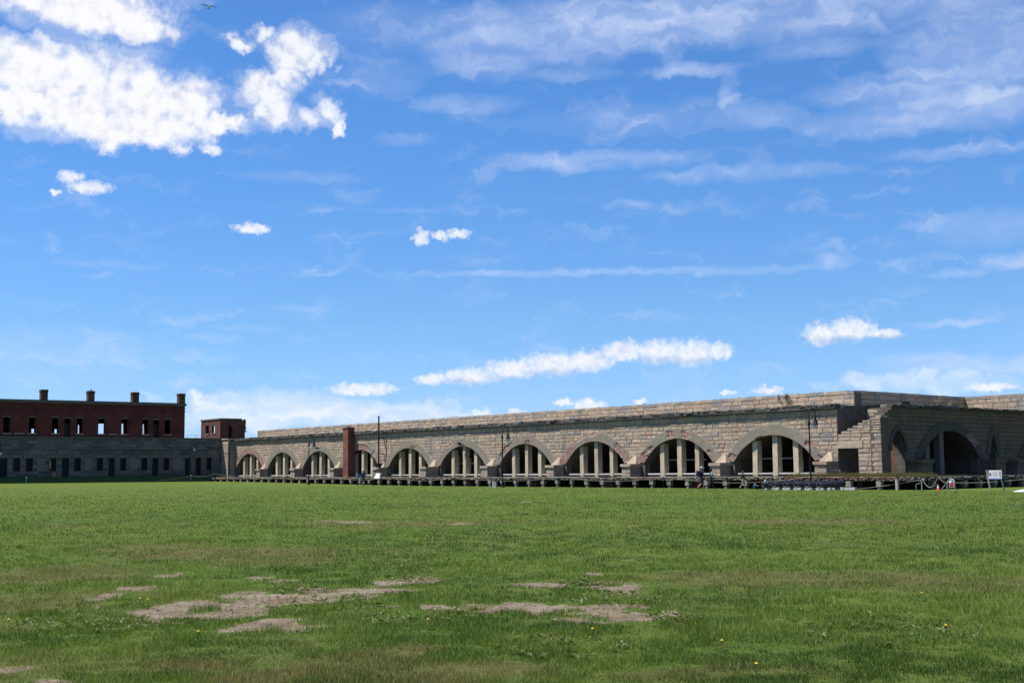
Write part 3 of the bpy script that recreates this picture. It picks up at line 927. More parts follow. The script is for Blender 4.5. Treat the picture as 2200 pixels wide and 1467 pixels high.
def ring_mat(name, col_a, col_b):
    m, T, b, _ = new_mat(name)
    oc = ocoord(T)
    n1 = T.noise(oc, 1.3, 6, 0.6); n2 = T.noise(oc, 14, 4, 0.7)
    c = T.mix(T.ramp01(n1, .3, .7), tuple(q_ * .72 for q_ in col_a), tuple(q_ * .72 for q_ in col_b))
    st = T.noise(T.vmath('MULTIPLY', oc, (2.2, .3, .35)), 1.0, 5, 0.6)
    c = T.mix(T.math('MULTIPLY', T.ramp01(st, .55, .8), .45), c, (0.14, 0.125, 0.105))
    ln = T.noise(T.vmath('ADD', oc, (5, 5, 5)), 3.0, 6, 0.7)
    c = T.mix(T.math('MULTIPLY', T.ramp01(ln, .62, .68), .35), c, (0.50, 0.47, 0.42))
    br = T.coloramp(T.noise(oc, 9, 3, .8), [(.3, (.09, .04, .035)), (.44, (.17, .075, .06)), (.52, (.24, .13, .11)), (.58, (.37, .30, .27)), (.8, (.42, .37, .34))])
    c = T.mix(T.ramp01(T.attr('spall').outputs['Fac'], .35, .6), c, br)
    T.t.links.new(c, b.inputs['Base Color'])
    bump(T, b, T.math('ADD', n2, T.math('MULTIPLY', T.noise(oc, 9, 3, .8), T.attr('spall').outputs['Fac'])), .45, .03)
    return m


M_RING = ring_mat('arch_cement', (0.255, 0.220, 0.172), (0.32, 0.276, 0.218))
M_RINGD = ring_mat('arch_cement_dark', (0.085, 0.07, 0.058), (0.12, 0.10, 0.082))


def ledge(parent, x0, x1, ya, yb, za, zb, name='ledge_stone', lmin=.35, lmax=1.0, mat=None, limit=300, near=None):
    """ragged overhanging edge stones"""
    it = []
    x = x0
    while x < x1:
        L = random.uniform(lmin, lmax)
        it.append((x, min(x + L, x1 + .1)))
        x += L
    if near: it.sort(key=near)
    rest = MB()
    for i, (a, b_) in enumerate(it):
        mb = MB() if i < limit else rest
        z1 = zb + random.uniform(-.10, .05); y0 = ya + random.uniform(-.07, .10)
        zm = za + (zb - za) * random.uniform(.35, .6)
        t = random.uniform(.1, .8)
        mb.box(a + .01, b_ - .01, y0, yb, za + random.uniform(-.02, .02), zm, t, j=.012)
        mb.box(a - .03 + random.uniform(0, .1), b_ - random.uniform(-.02, .12), y0 - random.uniform(-.1, .06), yb - .02, zm + .004, z1, random.uniform(.3, 1.0), j=.03)
        if mb is not rest:
            mb.build(name, mat or M_LEDGE, parent)
    if rest.v:
        tag(rest.build(name + '_run', mat or M_LEDGE, parent), kind='stuff')


# ------------------------------------------------------------------ long casemate wall
CROWN_S = [70.78, 81.72, 92.86, 103.68, 114.76, 125.69, 136.45, 147.17, 157.45, 167.75]
ARCHES = [Arch(-s, 4.28, 2.12, 4.2, 0.80) for s in CROWN_S]
XL, XR = -172.6, -64.3
cw = empty('casemate_wall', 'L', (-118, 78, 0.9), 'long sunlit granite casemate wall with ten big arches and columns', 'fort wall')
mb = MB()
arched_core(XL - 3, XR, 0.3, 6.03, 78.05, 79.0, ARCHES, mb)
mb.build('wall_core', M_JOINT, cw)
zs_l = [0.92, 1.26, 1.60, 1.92, 2.26, 2.58, 2.90, 3.24, 3.56, 3.88, 4.22, 4.56, 4.88, 5.22, 5.52, 6.0]


def gaps_l(za, zb):
    g = [A.gap(za, zb, A.ring * .55) for A in ARCHES]
    return [q for q in g if q]


lay_stones(cw, courses(XL, XR, zs_l, .55, 1.25, gaps_l), 78.0, M_GRANITE, near=lambda p: -p[0][0])
SPALLS = {0: [(.86, .6, .03, .45), (.02, .5, .05, .5), (.99, .8, .02, .3), (.36, .0, .05, .12)], 1: [(.42, .6, .035, .5), (.60, .6, .05, .6), (.03, .5, .07, .7), (.16, .3, .03, .4), (.9, .4, .02, .2)],
          2: [(.10, .5, .11, .7), (.90, .5, .13, .6), (.48, .9, .05, .3), (.30, .9, .2, .25)], 3: [(.18, .5, .13, .35), (.55, .1, .05, .35)], 4: [(.3, .9, .06, .3), (.5, .05, .05, .2)],
          5: [(.6, .1, .06, .25), (.25, .9, .08, .2)], 6: [(.5, .3, .2, .5), (.8, .5, .04, .5)], 7: [(.5, .95, .05, .2)], 8: [(.5, .85, .06, .3)], 9: [(.5, .5, .6, 1.2)]}
for i, A in enumerate(ARCHES):
    arch_ring(A, 77.90, 78.35, M_RING, cw, SPALLS.get(i, ()), seed=i + 2, tone=.5, zlow=2.12)
    # the vaulted room behind the arch
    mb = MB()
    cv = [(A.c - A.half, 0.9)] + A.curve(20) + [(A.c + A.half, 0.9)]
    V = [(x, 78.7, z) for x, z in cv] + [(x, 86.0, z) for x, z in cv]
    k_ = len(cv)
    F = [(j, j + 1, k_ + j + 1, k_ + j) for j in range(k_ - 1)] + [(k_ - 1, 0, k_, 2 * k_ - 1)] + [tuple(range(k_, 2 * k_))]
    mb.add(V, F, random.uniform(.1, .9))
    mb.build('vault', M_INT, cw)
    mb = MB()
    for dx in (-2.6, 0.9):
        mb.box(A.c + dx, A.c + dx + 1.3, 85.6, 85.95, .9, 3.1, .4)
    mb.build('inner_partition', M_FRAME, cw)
    if i in (0, 1, 4, 7):                # remains of timber framing inside some bays
        mb = MB()
        for q in (-3.3, -1.1, 1.25, 3.1):
            mb.box(A.c + q, A.c + q + .09, 79.7, 79.82, .9, 3.0 + random.uniform(-.5, .5), .5)
        mb.box(A.c - 3.3, A.c + random.uniform(0, 3.1), 79.69, 79.83, 2.3, 2.4, .5)
        mb.build('timber_frame', M_GREYCONC, cw)
    if i in (2, 3, 5, 8):                # heaps of fallen stone and brick
        mb = MB()
        for q in range(26):
            mb.rock((A.c + random.gauss(-1.2 if i % 2 else 1.3, .7), random.uniform(79.2, 81), .95 + random.uniform(0, .25)), (random.uniform(.1, .3), random.uniform(.1, .3), random.uniform(.08, .22)), random.uniform(.2, 1))
        mb.build('debris_heap', M_RUBBLE, cw)
    for j, dx in enumerate((-2.16, 0.0, 2.16)):
        top = A.cz + math.sqrt(A.R ** 2 - dx * dx) + .03
        mb = MB()
        w = .25 + random.uniform(-.02, .015)
        lean = random.uniform(-.03, .03)
        zz_ = [.86 + (top - .86) * q / 6 for q in range(7)]
        t_ = random.uniform(.2, .9)
        rough_ = .035 if (i, j) in ((4, 1), (2, 0), (6, 2)) else .012   # a few are badly eroded
        rows = [[(A.c + dx + sx_ * w + lean * q / 6 + random.uniform(-rough_, rough_), yy_ + random.uniform(-.01, .01), zz_[q]) for sx_, yy_ in ((-1, 78.18), (1, 78.18), (1, 78.72), (-1, 78.72))] for q in range(7)]
        mb.add([p_ for r_ in rows for p_ in r_], [(4 * q + k2, 4 * q + (k2 + 1) % 4, 4 * q + 4 + (k2 + 1) % 4, 4 * q + 4 + k2) for q in range(6) for k2 in range(4)] + [(3, 2, 1, 0), (24, 25, 26, 27)], t_)
        mb.build('column', M_COLUMN, cw)
    xs = [A.c - 4.2, A.c - 2.16, A.c, A.c + 2.16, A.c + 4.2]
    for j in range(4):
        a, b_ = xs[j] + (.27 if j else 0), xs[j + 1] - (.27 if j < 3 else 0)
        mb = MB().box(a, b_, 78.30, 78.62, .86, 1.09, .5)
        sb = mb.build('dwarf_wall', M_BRICK, cw)
        MB().box(a, b_, 78.24, 78.70, 1.092, 1.20, .5, j=.006).build('sill', M_SILL, sb)

# buttresses between the arches
mids = [-(CROWN_S[i] + CROWN_S[i + 1]) / 2 + .2 for i in range(9)]
for i, x in enumerate([-65.0] + mids):
    low = 0.0 if i == 5 else .88
    yf = 76.3 if i == 5 else 76.75
    b_ = MB().box(x - .55, x + .55, yf + .05, 78.0, low, 1.80, .5).build('buttress', M_JOINT, cw)
    for r, (za, zb) in enumerate(((.93, 1.22), (1.22, 1.52), (1.52, 1.80)) if i != 5 else ((0.0, .32), (.32, .62), (.62, .93), (.93, 1.22), (1.22, 1.52), (1.52, 1.80))):
        off = random.uniform(-.15, .15)
        for (a, c_) in ((x - .57, x + off), (x + off, x + .57)):
            MB().box(a + .012, c_ - .012, yf, yf + .30, za + .012, zb - .012, random.uniform(.1, .9), j=.008).build('stone', M_GRANITE, b_)
        ys = [yf + .32, yf + random.uniform(.6, .8), 77.99]
        for q in range(2):
            MB().box(x + .30, x + .578, ys[q] + .01, ys[q + 1] - .012, za + .012, zb - .012, random.uniform(.1, .9), j=.008).build('stone', M_GRANITE, b_)
    MB().box(x - .66, x + .68, yf - .10, 77.98, 1.802, 2.04, random.uniform(.4, .9), j=.01).build('cap', M_GRANITE, b_)
    w = MB()
    w.add([(x - .62, 77.35, 2.045), (x + .64, 77.35, 2.045), (x + .64, 77.97, 2.045), (x - .62, 77.97, 2.045), (x - .15, 77.86, 2.75), (x + .17, 77.86, 2.75), (x - .15, 77.97, 2.75), (x + .17, 77.97, 2.75)],
          [(0, 1, 5, 4), (1, 2, 7, 5), (3, 0, 4, 6), (4, 5, 7, 6), (3, 2, 1, 0), (2, 3, 6, 7)], .25)
    w.build('weathering', M_GRANITE, b_)

x = XL
while x < XR - .05:                  # thin overhanging cornice slabs below the ragged ledge
    x2 = min(x + random.uniform(1.6, 2.9), XR)
    MB().box(x + .006, x2 - .006, 77.69 + random.uniform(-.015, .02), 78.4, 6.035, 6.115, random.uniform(.1, .7), j=.006).build('cornice_stone', M_LEDGE, cw)
    x = x2
ledge(cw, XL + .2, XR - .1, 77.74, 78.5, 6.13, 6.38, near=lambda t: -t[0])
# corner buttress against the barracks
cb = MB().box(-175.0, -172.7, 77.05, 78.2, .5, 6.1, .5).build('corner_pier', M_JOINT, cw)
for r in range(len(zs_l) - 1):
    za, zb = zs_l[r], min(zs_l[r + 1], 6.25)
    m_ = -174 + random.uniform(-.3, .3)
    for a, c_ in ((-174.98, m_), (m_, -172.66)):
        V, F, t = stone_geo([(a, za), (c_, za), (c_, zb), (a, zb)], 77.0)
        add_mesh('stone', V, F, M_GRANITE, cb, tone=t)
    MB().box(-172.95, -172.64, 77.31, 78.02, za + .012, zb - .012, random.uniform(.1, .8), j=.006).build('stone', M_GRANITE, cb)
MB().box(-175.05, -172.5, 76.9, 78.3, 6.26, 6.42, .8, j=.02).build('cap', M_GRANITE, cb)

# roof of the casemates, earth and gravel behind the ledge
mb = MB()
mb.box(XL - 3.0, -64.4, 78.3, 84.05, 6.02, 6.30, .5)
rr = mb.build('rampart_roof', M_ROAD); tag(rr, kind='structure'); rr.rotation_euler = (0, 0, ANG_L)


# ------------------------------------------------------------------ parapets above
def parapet(fr, x0, x1, y, z0, z1, label, nearf, rev=False):
    p = empty('parapet_wall', fr, ((x0 + x1) / 2, y, z0), label, 'parapet')
    MB().box(x0 + .01, x1 - .01, y + .045, y + .9, z0 - .2, z1 - .02, .5).build('wall_core', M_JOINT, p)
    h = (z1 - .27 - z0) / 3
    zz_ = [z0, z0 + h, z0 + 2 * h, z1 - .27]
    lay_stones(p, courses(x0, x1, zz_, .7, 1.45), y, M_GRANITE, near=nearf, limit=240)
    x = x0
    cop = []
    while x < x1:
        L = random.uniform(.6, 1.1); cop.append((x, min(x1, x + L))); x += L
    cop.sort(key=lambda c_: nearf([(c_[0], 0)]))
    rest = MB()
    for i, (a, b_) in enumerate(cop):
        mb = MB() if i < 160 else rest
        mb.box(a + .008, b_ - .008, y - .03 + random.uniform(-.01, .01), y + .85, z1 - .265, z1 + random.uniform(-.012, .012), random.choice((.05, .12, .5, .8)), j=.004)
        if mb is not rest: mb.build('coping_stone', M_GRANITE, p)
    if rest.v: tag(rest.build('coping_run', M_GRANITE, p), kind='stuff')
    return p


parapet('L', -178.0, -67.42, 84.0, 6.25, 7.75, 'long sunlit granite parapet running above the arched casemate wall', lambda p: -p[0][0])
# frame P: the shaded face that turns back at the corner
px_, py_, _z = to_world('L', (-67.42, 84.0, 0))
ORIG['P'] = (px_, py_, ANG_R)
parapet('P', 0.9, 18.3, 0.0, 6.25, 7.75, 'shaded granite parapet face turning back from the sunlit corner', lambda p: p[0][0])
qx, qy, _z = to_world('P', (17.5, 0, 0))
qL = (-(qx * DX + qy * DY), qx * NX + qy * NY)
parapet('L', qL[0] + .06, qL[0] + 16, qL[1] - .05, 6.25, 7.75, 'sunlit granite parapet at the far right above the shaded wing', lambda p: p[0][0])

# ------------------------------------------------------------------ right wing
RA = [Arch(2.25, .95, 2.75, 4.32, .36, True), Arch(9.7, 4.36, 2.2, 4.35, .78), Arch(16.5, .52, 2.6, 4.08, .62, True), Arch(25.9, 4.4, 2.2, 4.35, .78)]
rw = empty('casemate_wall', 'R', (17, 0, .9), 'shaded granite casemate wing on the right with pointed and round arches', 'fort wall')
mb = MB()
# the first metre and a half of the top is broken away in steps
RST = [(0.0, 5.30), (.55, 5.62), (1.0, 5.86), (1.45, 6.02)]
arched_core(0.06, 38, .3, 5.28, .05, .95, RA, mb)
for i in range(3):
    mb.box(RST[i][0] + .06, RST[i + 1][0] + .06, .05, .9, 5.27, RST[i][1] - .02, .4)
mb.box(1.5, 38, .05, .95, 5.27, 6.02, .4)
mb.build('wall_core', M_JOINT, rw)
zs_r = [.95, 1.30, 1.63, 1.97, 2.30, 2.63, 2.97, 3.32, 3.66, 4.0, 4.34, 4.67, 5.0, 5.30, 5.62, 5.86, 6.05]


def gaps_r(za, zb):
    g = [A.gap(za, zb, A.ring * .55) for A in RA]
    g = [q for q in g if q]
    for x, z in ((.55, 5.4), (1.0, 5.7), (1.45, 5.9)):
        if za >= z - .11: g = [(-1, -1, x, x)]
    return g


lay_stones(rw, courses(0.0, 38, zs_r, .6, 1.35, gaps_r), 0.0, M_DARKGRANITE, near=lambda p: p[0][0])
for i, A in enumerate(RA):
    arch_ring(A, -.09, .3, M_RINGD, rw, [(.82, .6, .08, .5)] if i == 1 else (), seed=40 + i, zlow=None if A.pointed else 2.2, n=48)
    cv = [(A.c - A.half, .9)] + A.curve(18) + [(A.c + A.half, .9)]
    V = [(x, .8, z) for x, z in cv] + [(x, 8.0 if not A.pointed else 3.2, z) for x, z in cv]
    k_ = len(cv)
    F = [(j, j + 1, k_ + j + 1, k_ + j) for j in range(k_ - 1)] + [(k_ - 1, 0, k_, 2 * k_ - 1)] + [tuple(range(k_, 2 * k_))]
    if i:
        MB().add(V, F, .5).build('vault', M_INT, rw)
for A, dxs in ((RA[1], (-2.9, -.8)), (RA[3], (-3.4, -1.0, 1.4))):
    for dx in dxs:
        top = A.cz + math.sqrt(A.R ** 2 - dx * dx) + .03
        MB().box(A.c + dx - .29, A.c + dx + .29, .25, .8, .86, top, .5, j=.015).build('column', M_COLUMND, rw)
for x in (4.2, 15.4, 18.9):
    b_ = MB().box(x - .75, x + .75, -1.15, 0.0, .85, 1.86, .5).build('buttress', M_JOINT, rw)
    for za, zb in ((.9, 1.22), (1.22, 1.54), (1.54, 1.86)):
        o_ = random.uniform(-.3, .3)
        for a, c_ in ((x - .77, x + o_), (x + o_, x + .77)):
            MB().box(a + .012, c_ - .012, -1.2, -.9, za + .012, zb - .012, random.uniform(0, 1), j=.006).build('stone', M_DARKGRANITE, b_)
        MB().box(x - .78, x - .5, -.88, -.02, za + .012, zb - .012, random.uniform(.1, .9), j=.006).build('stone', M_DARKGRANITE, b_)
    MB().box(x - .86, x + .86, -1.3, -.01, 1.862, 2.12, .3, j=.01).build('cap', M_DARKGRANITE, b_)
ledge(rw, 1.5, 38, -.24, .5, 6.05, 6.27, lmin=.5, lmax=1.3, near=lambda t: t[0])
mb = MB().box(1.6, 4.2, .4, .96, 6.03, 6.24, .5).box(4.2, 38, .4, 5.6, 6.03, 6.245, .5)
o = mb.build('rampart_roof', M_ROAD); o.location = (C_R[0], C_R[1], 0); o.rotation_euler = (0, 0, ANG_R); tag(o, kind='structure')

# ------------------------------------------------------------------ stepped ruin between the two walls
sr = empty('stepped_ruin', 'L', (-62.3, 78, .9), 'granite corner block with stepped broken top and dark doorway', 'ruin')
STEP = [(64.22, 4.07), (63.94, 4.28), (63.35, 4.48), (62.84, 4.66), (62.35, 4.85), (61.91, 5.03), (61.30, 5.20), (60.75, 5.37), (60.30, 5.53)]
mb = MB()
mb.box(-62.40, -60.36, 78.05, 78.9, .3, 2.98, .4)
mb.box(-64.28, -60.36, 78.05, 78.9, 2.981, 4.05, .4)
for i in range(len(STEP) - 2):
    mb.box(-STEP[i + 1][0] + .02, -60.36, 78.05, 78.85, STEP[i][1] - .02 + .001 * i, STEP[i + 1][1] - .02, .4)
mb.build('wall_core', M_JOINT, sr)
zz_ = [.95, 1.30, 1.63, 1.97, 2.30, 2.63, 2.97]
polys = courses(-62.42, -60.3, zz_, .6, 1.2)
polys += courses(-61.95, -60.3, [2.97, 3.25, 3.53], .6, 1.1)
polys += courses(-64.28, -60.3, [3.53, 3.80, 4.07], .6, 1.2)
for i in range(len(STEP) - 1):
    polys += courses(-STEP[i + 1][0], -60.3, [STEP[i][1], STEP[i + 1][1]], .45, 1.0) if STEP[i + 1][0] > 60.5 else []
lay_stones(sr, polys, 78.0, M_GRANITE)
for i in range(len(STEP) - 2):
    MB().box(-STEP[i + 1][0] + .0, -STEP[i + 2][0] + .05, 78.0, 78.8, STEP[i + 1][1] - .16, STEP[i + 1][1], random.uniform(.2, .9), j=.01).build('step', M_GRANITE, sr)
V, F, t = stone_geo([(-64.36, 2.97), (-61.95, 2.97), (-61.95, 3.53), (-64.36, 3.53)], 77.96, tone=.75)
add_mesh('lintel', V, F, M_GRANITE, sr, tone=.75)
# walls of the open chamber behind
mb = MB()
mb.box(-64.34, -60.95, 81.6, 82.3, .5, 6.3, .5)
mb.box(-64.9, -64.35, 79.0, 81.6, .5, 6.3, .5)
mb.build('chamber_core', M_JOINT, sr)
lay_stones(sr, courses(-64.34, -60.95, [.9 + .2995 * i for i in range(18)], .6, 1.3), 81.55, M_GRANITE, name='chamber_stone')
MB().box(-64.5, -60.95, 81.5, 82.4, 6.31, 6.50, .15, j=.02).build('chamber_ledge', M_LEDGE, sr)
MB().box(-64.3, -60.4, 78.9, 81.5, .5, .92, .5).build('floor', M_SOOT, sr)
MB().box(-64.33, -60.96, 81.42, 81.50, .925, 4.1, .5).build('brick_lining', M_BRICK, sr)


# ------------------------------------------------------------------ terrace in front of the casemates
def post(parent, x, y, h0, h1, z_under, cap=.42):
    """short stone support: block on a narrower stem"""
    t = random.uniform(.1, .95)
    w = cap / 2 * random.uniform(.88, 1.1)
    zc = z_under - .40 * random.uniform(.9, 1.1)
    mb = MB()
    mb.box(x - w, x + w, y, y + .34, zc, z_under, t, j=.012)
    mb.box(x - w * .55, x + w * .62, y + .06, y + .30, h0 - .1, zc - .002, t * .8, j=.012)
    mb.build('post', M_RUBBLE2, parent)


M_RUBBLE2 = stone_mat('post_stone', [(0.0, (0.22, 0.20, 0.175)), (.5, (.32, .295, .255)), (1.0, (.43, .40, .35))], stain=.4, rust=.2, lichen=.3)
ter = empty('terrace', 'L', (-118, 76, 0), 'raised stone terrace on short posts along the casemates', kind='structure')
TX0, TX1 = -172.4, -66.2
mb = MB().box(TX0, TX1, 74.12, 78.04, .66, .895, .5).box(TX0, TX1, 78.041, 79.0, .5, .89, .5)
mb.build('slab', M_SOOT, ter)
gap_a, gap_b = -118.6, -110.2
x = TX0
cop = []
while x < TX1:
    L = random.uniform(.9, 2.2); cop.append((x, min(TX1, x + L))); x += L
for a, b_ in cop:
    hole = gap_a < (a + b_) / 2 < gap_b
    if random.random() < .06 and not hole: continue
    MB().box(a + .01, b_ - .01, 73.97 + random.uniform(0, .04) + (.5 if hole else 0), 74.5 + (.4 if hole else 0), .86, .93 + random.uniform(-.012, .012), random.uniform(.5, .85) if not hole else .95, j=.01).build('coping', M_RUBBLE2, ter)
mb = MB()
x = TX0
while x < TX1:                       # rubble core showing under the coping
    for z in (.70, .80):
        if random.random() < .9:
            mb.rock((x + random.uniform(-.1, .1), 74.06 + random.uniform(-.06, .05), z + random.uniform(-.02, .02)), (random.uniform(.08, .19), .10, random.uniform(.05, .09)), random.choice((.1, .3, .45, .6, .75, .8, .9)))
    x += .17
tag(mb.build('rubble', M_RUBBLE, ter), kind='stuff')


def gnd_L(x, y=74.0):
    X = to_world('L', (x, y, 0))
    return float(ground_z(np.array([X[0]]), np.array([X[1]]))[0])


s_ = 161.98
while s_ > 66.5:
    if s_ < 162:
        post(ter, -s_, 74.02, gnd_L(-s_), 0, .66)
    s_ -= 2.135
for s_ in (170.6, 168.4, 166.2, 164.1):
    post(ter, -s_, 74.02, gnd_L(-s_), 0, .66)
# brick cross walls and the dark back of the under-terrace
for i, x in enumerate([-65.0] + mids):
    MB().box(x - .7, x + .5, 74.7, 78.0, -.1, .655, .5).build('cross_wall', M_BRICK, ter)
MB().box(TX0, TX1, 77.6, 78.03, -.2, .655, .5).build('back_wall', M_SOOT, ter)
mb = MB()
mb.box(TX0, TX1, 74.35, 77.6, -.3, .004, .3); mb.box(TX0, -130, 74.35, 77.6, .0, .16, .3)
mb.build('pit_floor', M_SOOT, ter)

# terrace of the right wing
tr = empty('terrace', 'R', (17, -2.6, 0), 'raised terrace with broken brick edge before the right wing', kind='structure')
mb = MB().box(-3.85, 38, -5.1, .04, .60, .88, .5).box(.1, 38, .041, 1.2, .60, .885, .5)
mb.build('slab', M_SOOT, tr)
MB().box(-3.4, 38, -4.75, -.5, -.3, .006, .4).build('pit_floor', M_SOOT, tr)
MB().box(-66.2, -60.3, 77.6, 78.04, -.2, .595, .4).build('back_wall', M_SOOT, ter)
MB().box(-66.2, -59.0, 74.4, 77.59, -.3, .009, .4).build('pit_floor', M_SOOT, ter)
mb = MB().box(-66.15, -60.2, 74.1, 78.03, .60, .89, .5)
o = mb.build('slab', M_SOOT, ter)
mb = MB()
rx = -66.1
while rx < -54.9:                   # broken brick and stone edge in the sun
    for z in (.66, .76, .86):
        if random.random() < .85:
            mb.rock((rx + random.uniform(-.1, .1), 74.1 + random.uniform(-.08, .1), z), (random.uniform(.06, .16), .10, random.uniform(.04, .07)), random.choice((.4, .6, .75, .8, .9, .95, .98)))
    rx += .13
tag(mb.build('broken_edge', M_RUBBLE, ter), kind='stuff')
mb = MB()
x = -3.7
while x < 38:
    for z in (.68, .80):
        if random.random() < .8:
            mb.rock((x, -5.1 + random.uniform(-.06, .06), z), (random.uniform(.1, .22), .10, random.uniform(.05, .08)), random.choice((.1, .3, .45, .6, .8)))
    x += .25
tag(mb.build('rubble', M_RUBBLE, tr), kind='stuff')
for s_ in (64.72, 62.44, 60.23, 57.6):
    post(ter, -s_, 74.02, 0, 0, .60, cap=.46)
x = -1.6
while x < 36:
    mb = MB(); t = random.uniform(0, .6)
    mb.box(x - .24, x + .24, -5.08, -4.7, .18, .60, t, j=.012); mb.box(x - .15, x + .15, -5.02, -4.74, -.1, .178, t, j=.01)
    mb.build('post', M_RUBBLE2, tr)
    x += 2.15
MB().box(-3.5, 38, -.5, -.1, -.2, .6, .4).build('back_wall', M_SOOT, tr)

# weeds and grass along the terrace edge and on the ruin
gv, gf, gt, gd = [], [], [], []


def tuft(fr, x, y, z, h, n, tone, dry, sp=.12):
    for _ in range(n):
        a = random.uniform(0, 6.28); q = sp * random.random()
        X = to_world(fr, (x + q * math.cos(a), y + q * math.sin(a), z))
        hh = h * random.uniform(.4, 1.15); w = random.uniform(.006, .016); la = random.uniform(0, 6.28); ln = hh * random.uniform(.1, .7)
        o = len(gv)
        gv.extend([(X[0] - w, X[1], X[2] - .01), (X[0] + w, X[1] + w * .4, X[2] - .01), (X[0] + ln * math.cos(la), X[1] + ln * math.sin(la), X[2] + hh)])
        gf.append((o, o + 1, o + 2)); gt.extend([min(1, max(0, tone + random.uniform(-.25, .25)))] * 3); gd.extend([min(1, max(0, dry + random.uniform(-.2, .2)))] * 3)


for _ in range(2600):
    x = random.uniform(-171, -66.5)
    if fbm(np.array([x * .35]), np.array([2.0]), 9, 3)[0] < .42: continue
    tuft('L', x, 74.35 + random.expovariate(1.6), .90, random.uniform(.05, .17), 7, random.uniform(.2, .7), random.uniform(0, .5))
for _ in range(1500):
    tuft('L', random.uniform(-66.3, -54.9), random.uniform(74.1, 77.5), .89, random.uniform(.12, .38), 10, random.uniform(.3, .8), random.uniform(.1, .6))
tg = add_mesh('terrace_grass', gv, gf, M_TERGRASS, tone=gt, extra={'dry': gd})
tag(tg, 'ragged grass and weeds growing along the terrace edge', 'grass', kind='stuff')
gv, gf, gt, gd = [], [], [], []
for _ in range(2600):
    x = random.uniform(-172, -64.5)
    if fbm(np.array([x * .5]), np.array([7.0]), 19, 3)[0] < .45: continue
    tuft('L', x, 77.95 + random.expovariate(1.2), 6.29, random.uniform(.07, .26), 8, random.uniform(.1, .6), random.uniform(.1, .8))
for _ in range(700):
    tuft('R', random.uniform(5, 30), random.uniform(.3, 4), 6.23, random.uniform(.08, .22), 7, random.uniform(.2, .7), random.uniform(.3, .9))
for _ in range(70):
    x = random.uniform(-172, -68)
    for q in range(3):
        tuft('L', x + random.uniform(-.3, .3), 84.15 + random.uniform(0, .5), 7.73, random.uniform(.08, .22), 7, random.uniform(.1, .5), random.uniform(.1, .7))
rg = add_mesh('roof_grass', gv, gf, M_TERGRASS, tone=gt, extra={'dry': gd})
tag(rg, 'thin dry grass growing behind the ragged roof ledges', 'grass', kind='stuff')


def sprout(name, fr, p, h, n, label, tone=.6, dry=.1, leaf=.09, spread=.35):
    """small leafy plant: stems and leaves"""
    e = empty(name, fr, p, label, 'plant', rot=0.0)
    mb = MB(); V, F, T_, Dd = [], [], [], []
    for i in range(max(3, n // 9)):
        a = random.uniform(0, 6.28); tip = (spread * random.uniform(.3, 1) * math.cos(a), spread * random.uniform(.3, 1) * math.sin(a), h * random.uniform(.6, 1))
        mb.tube([(0, 0, -.02), (tip[0] * .4, tip[1] * .4, tip[2] * .6), tip], [.012, .009, .004], 5)
        for j in range(9):
            k_ = random.uniform(.25, 1.05)
            c_ = (tip[0] * k_, tip[1] * k_, tip[2] * k_ ** .8)
            aa = random.uniform(0, 6.28); L = leaf * random.uniform(.6, 1.3); dz = random.uniform(-.5, .6) * L; w = L * .33
            o = len(V)
            ca, sa = math.cos(aa), math.sin(aa)
            V += [c_, (c_[0] + ca * L * .5 - sa * w, c_[1] + sa * L * .5 + ca * w, c_[2] + dz * .7), (c_[0] + ca * L, c_[1] + sa * L, c_[2] + dz), (c_[0] + ca * L * .5 + sa * w, c_[1] + sa * L * .5 - ca * w, c_[2] + dz * .7)]
            F += [(o, o + 1, o + 2), (o, o + 2, o + 3)]
            T_ += [min(1, max(0, tone + random.uniform(-.3, .3)))] * 4; Dd += [min(1, max(0, dry + random.uniform(-.15, .15)))] * 4
    mb.build('stem', M_WOOD, e)
    add_mesh('leaves', V, F, M_WEED, e, tone=T_, extra={'dry': Dd})
    return e


sprout('wall_plant', 'L', (-74.6, 83.85, 7.35), .55, 90, 'bright green leafy plant growing out of the long parapet', leaf=.16, spread=.4)
sprout('wall_plant', 'L', (-75.3, 83.9, 7.25), .5, 45, 'thin dark sprig on the long parapet beside the leafy plant', tone=.1, leaf=.1, spread=.25)
sprout('wall_plant', 'L', (-96.6, 83.8, 6.35), .5, 60, 'yellowish grass clump at the foot of the long parapet', tone=.7, dry=.6, leaf=.16, spread=.45)
sprout('weed_clump', 'R', (9.2, .5, 6.25), .75, 90, 'orange brown weed clump on the ledge of the shaded wing', tone=.6, dry=.9, leaf=.16, spread=.5)
sprout('weed_clump', 'R', (11.0, .6, 6.25), .45, 70, 'low yellow weeds right of the orange brown clump on the ledge', tone=.8, dry=.55, leaf=.14, spread=.6)
sprout('weed_clump', 'L', (-63.2, 76.8, .9), .6, 80, 'yellow flowering weed before the dark doorway of the ruin', tone=.9, dry=.45, leaf=.12, spread=.5)

# ------------------------------------------------------------------ barracks on the left
bk = empty('barracks', 'B', (60, 178, 1.25), 'shaded barracks of dark red brick on a grey granite ground floor', 'building')
UP = [(46.64, 47.5), (49.91, 50.72), (52.92, 53.75), (56.16, 56.97), (59.11, 60.0), (62.32, 63.17), (65.31, 66.13), (68.48, 69.33)]
UD = [(54.55, 55.35), (66.87, 67.67)]
LWIN = [(48.05, 48.93), (49.65, 50.57), (52.71, 53.6), (55.97, 56.87), (58.99, 59.88), (62.23, 63.10), (65.20, 66.07), (68.38, 69.25), (74.75, 75.53)]
LDOOR = [(46.35, 47.31), (54.33, 55.29), (60.62, 61.48), (66.77, 67.67), (71.55, 72.41), (73.14, 73.98)]
BLIND = [(51.1, 52.0), (57.4, 58.35), (63.7, 64.6), (69.7, 70.9)]
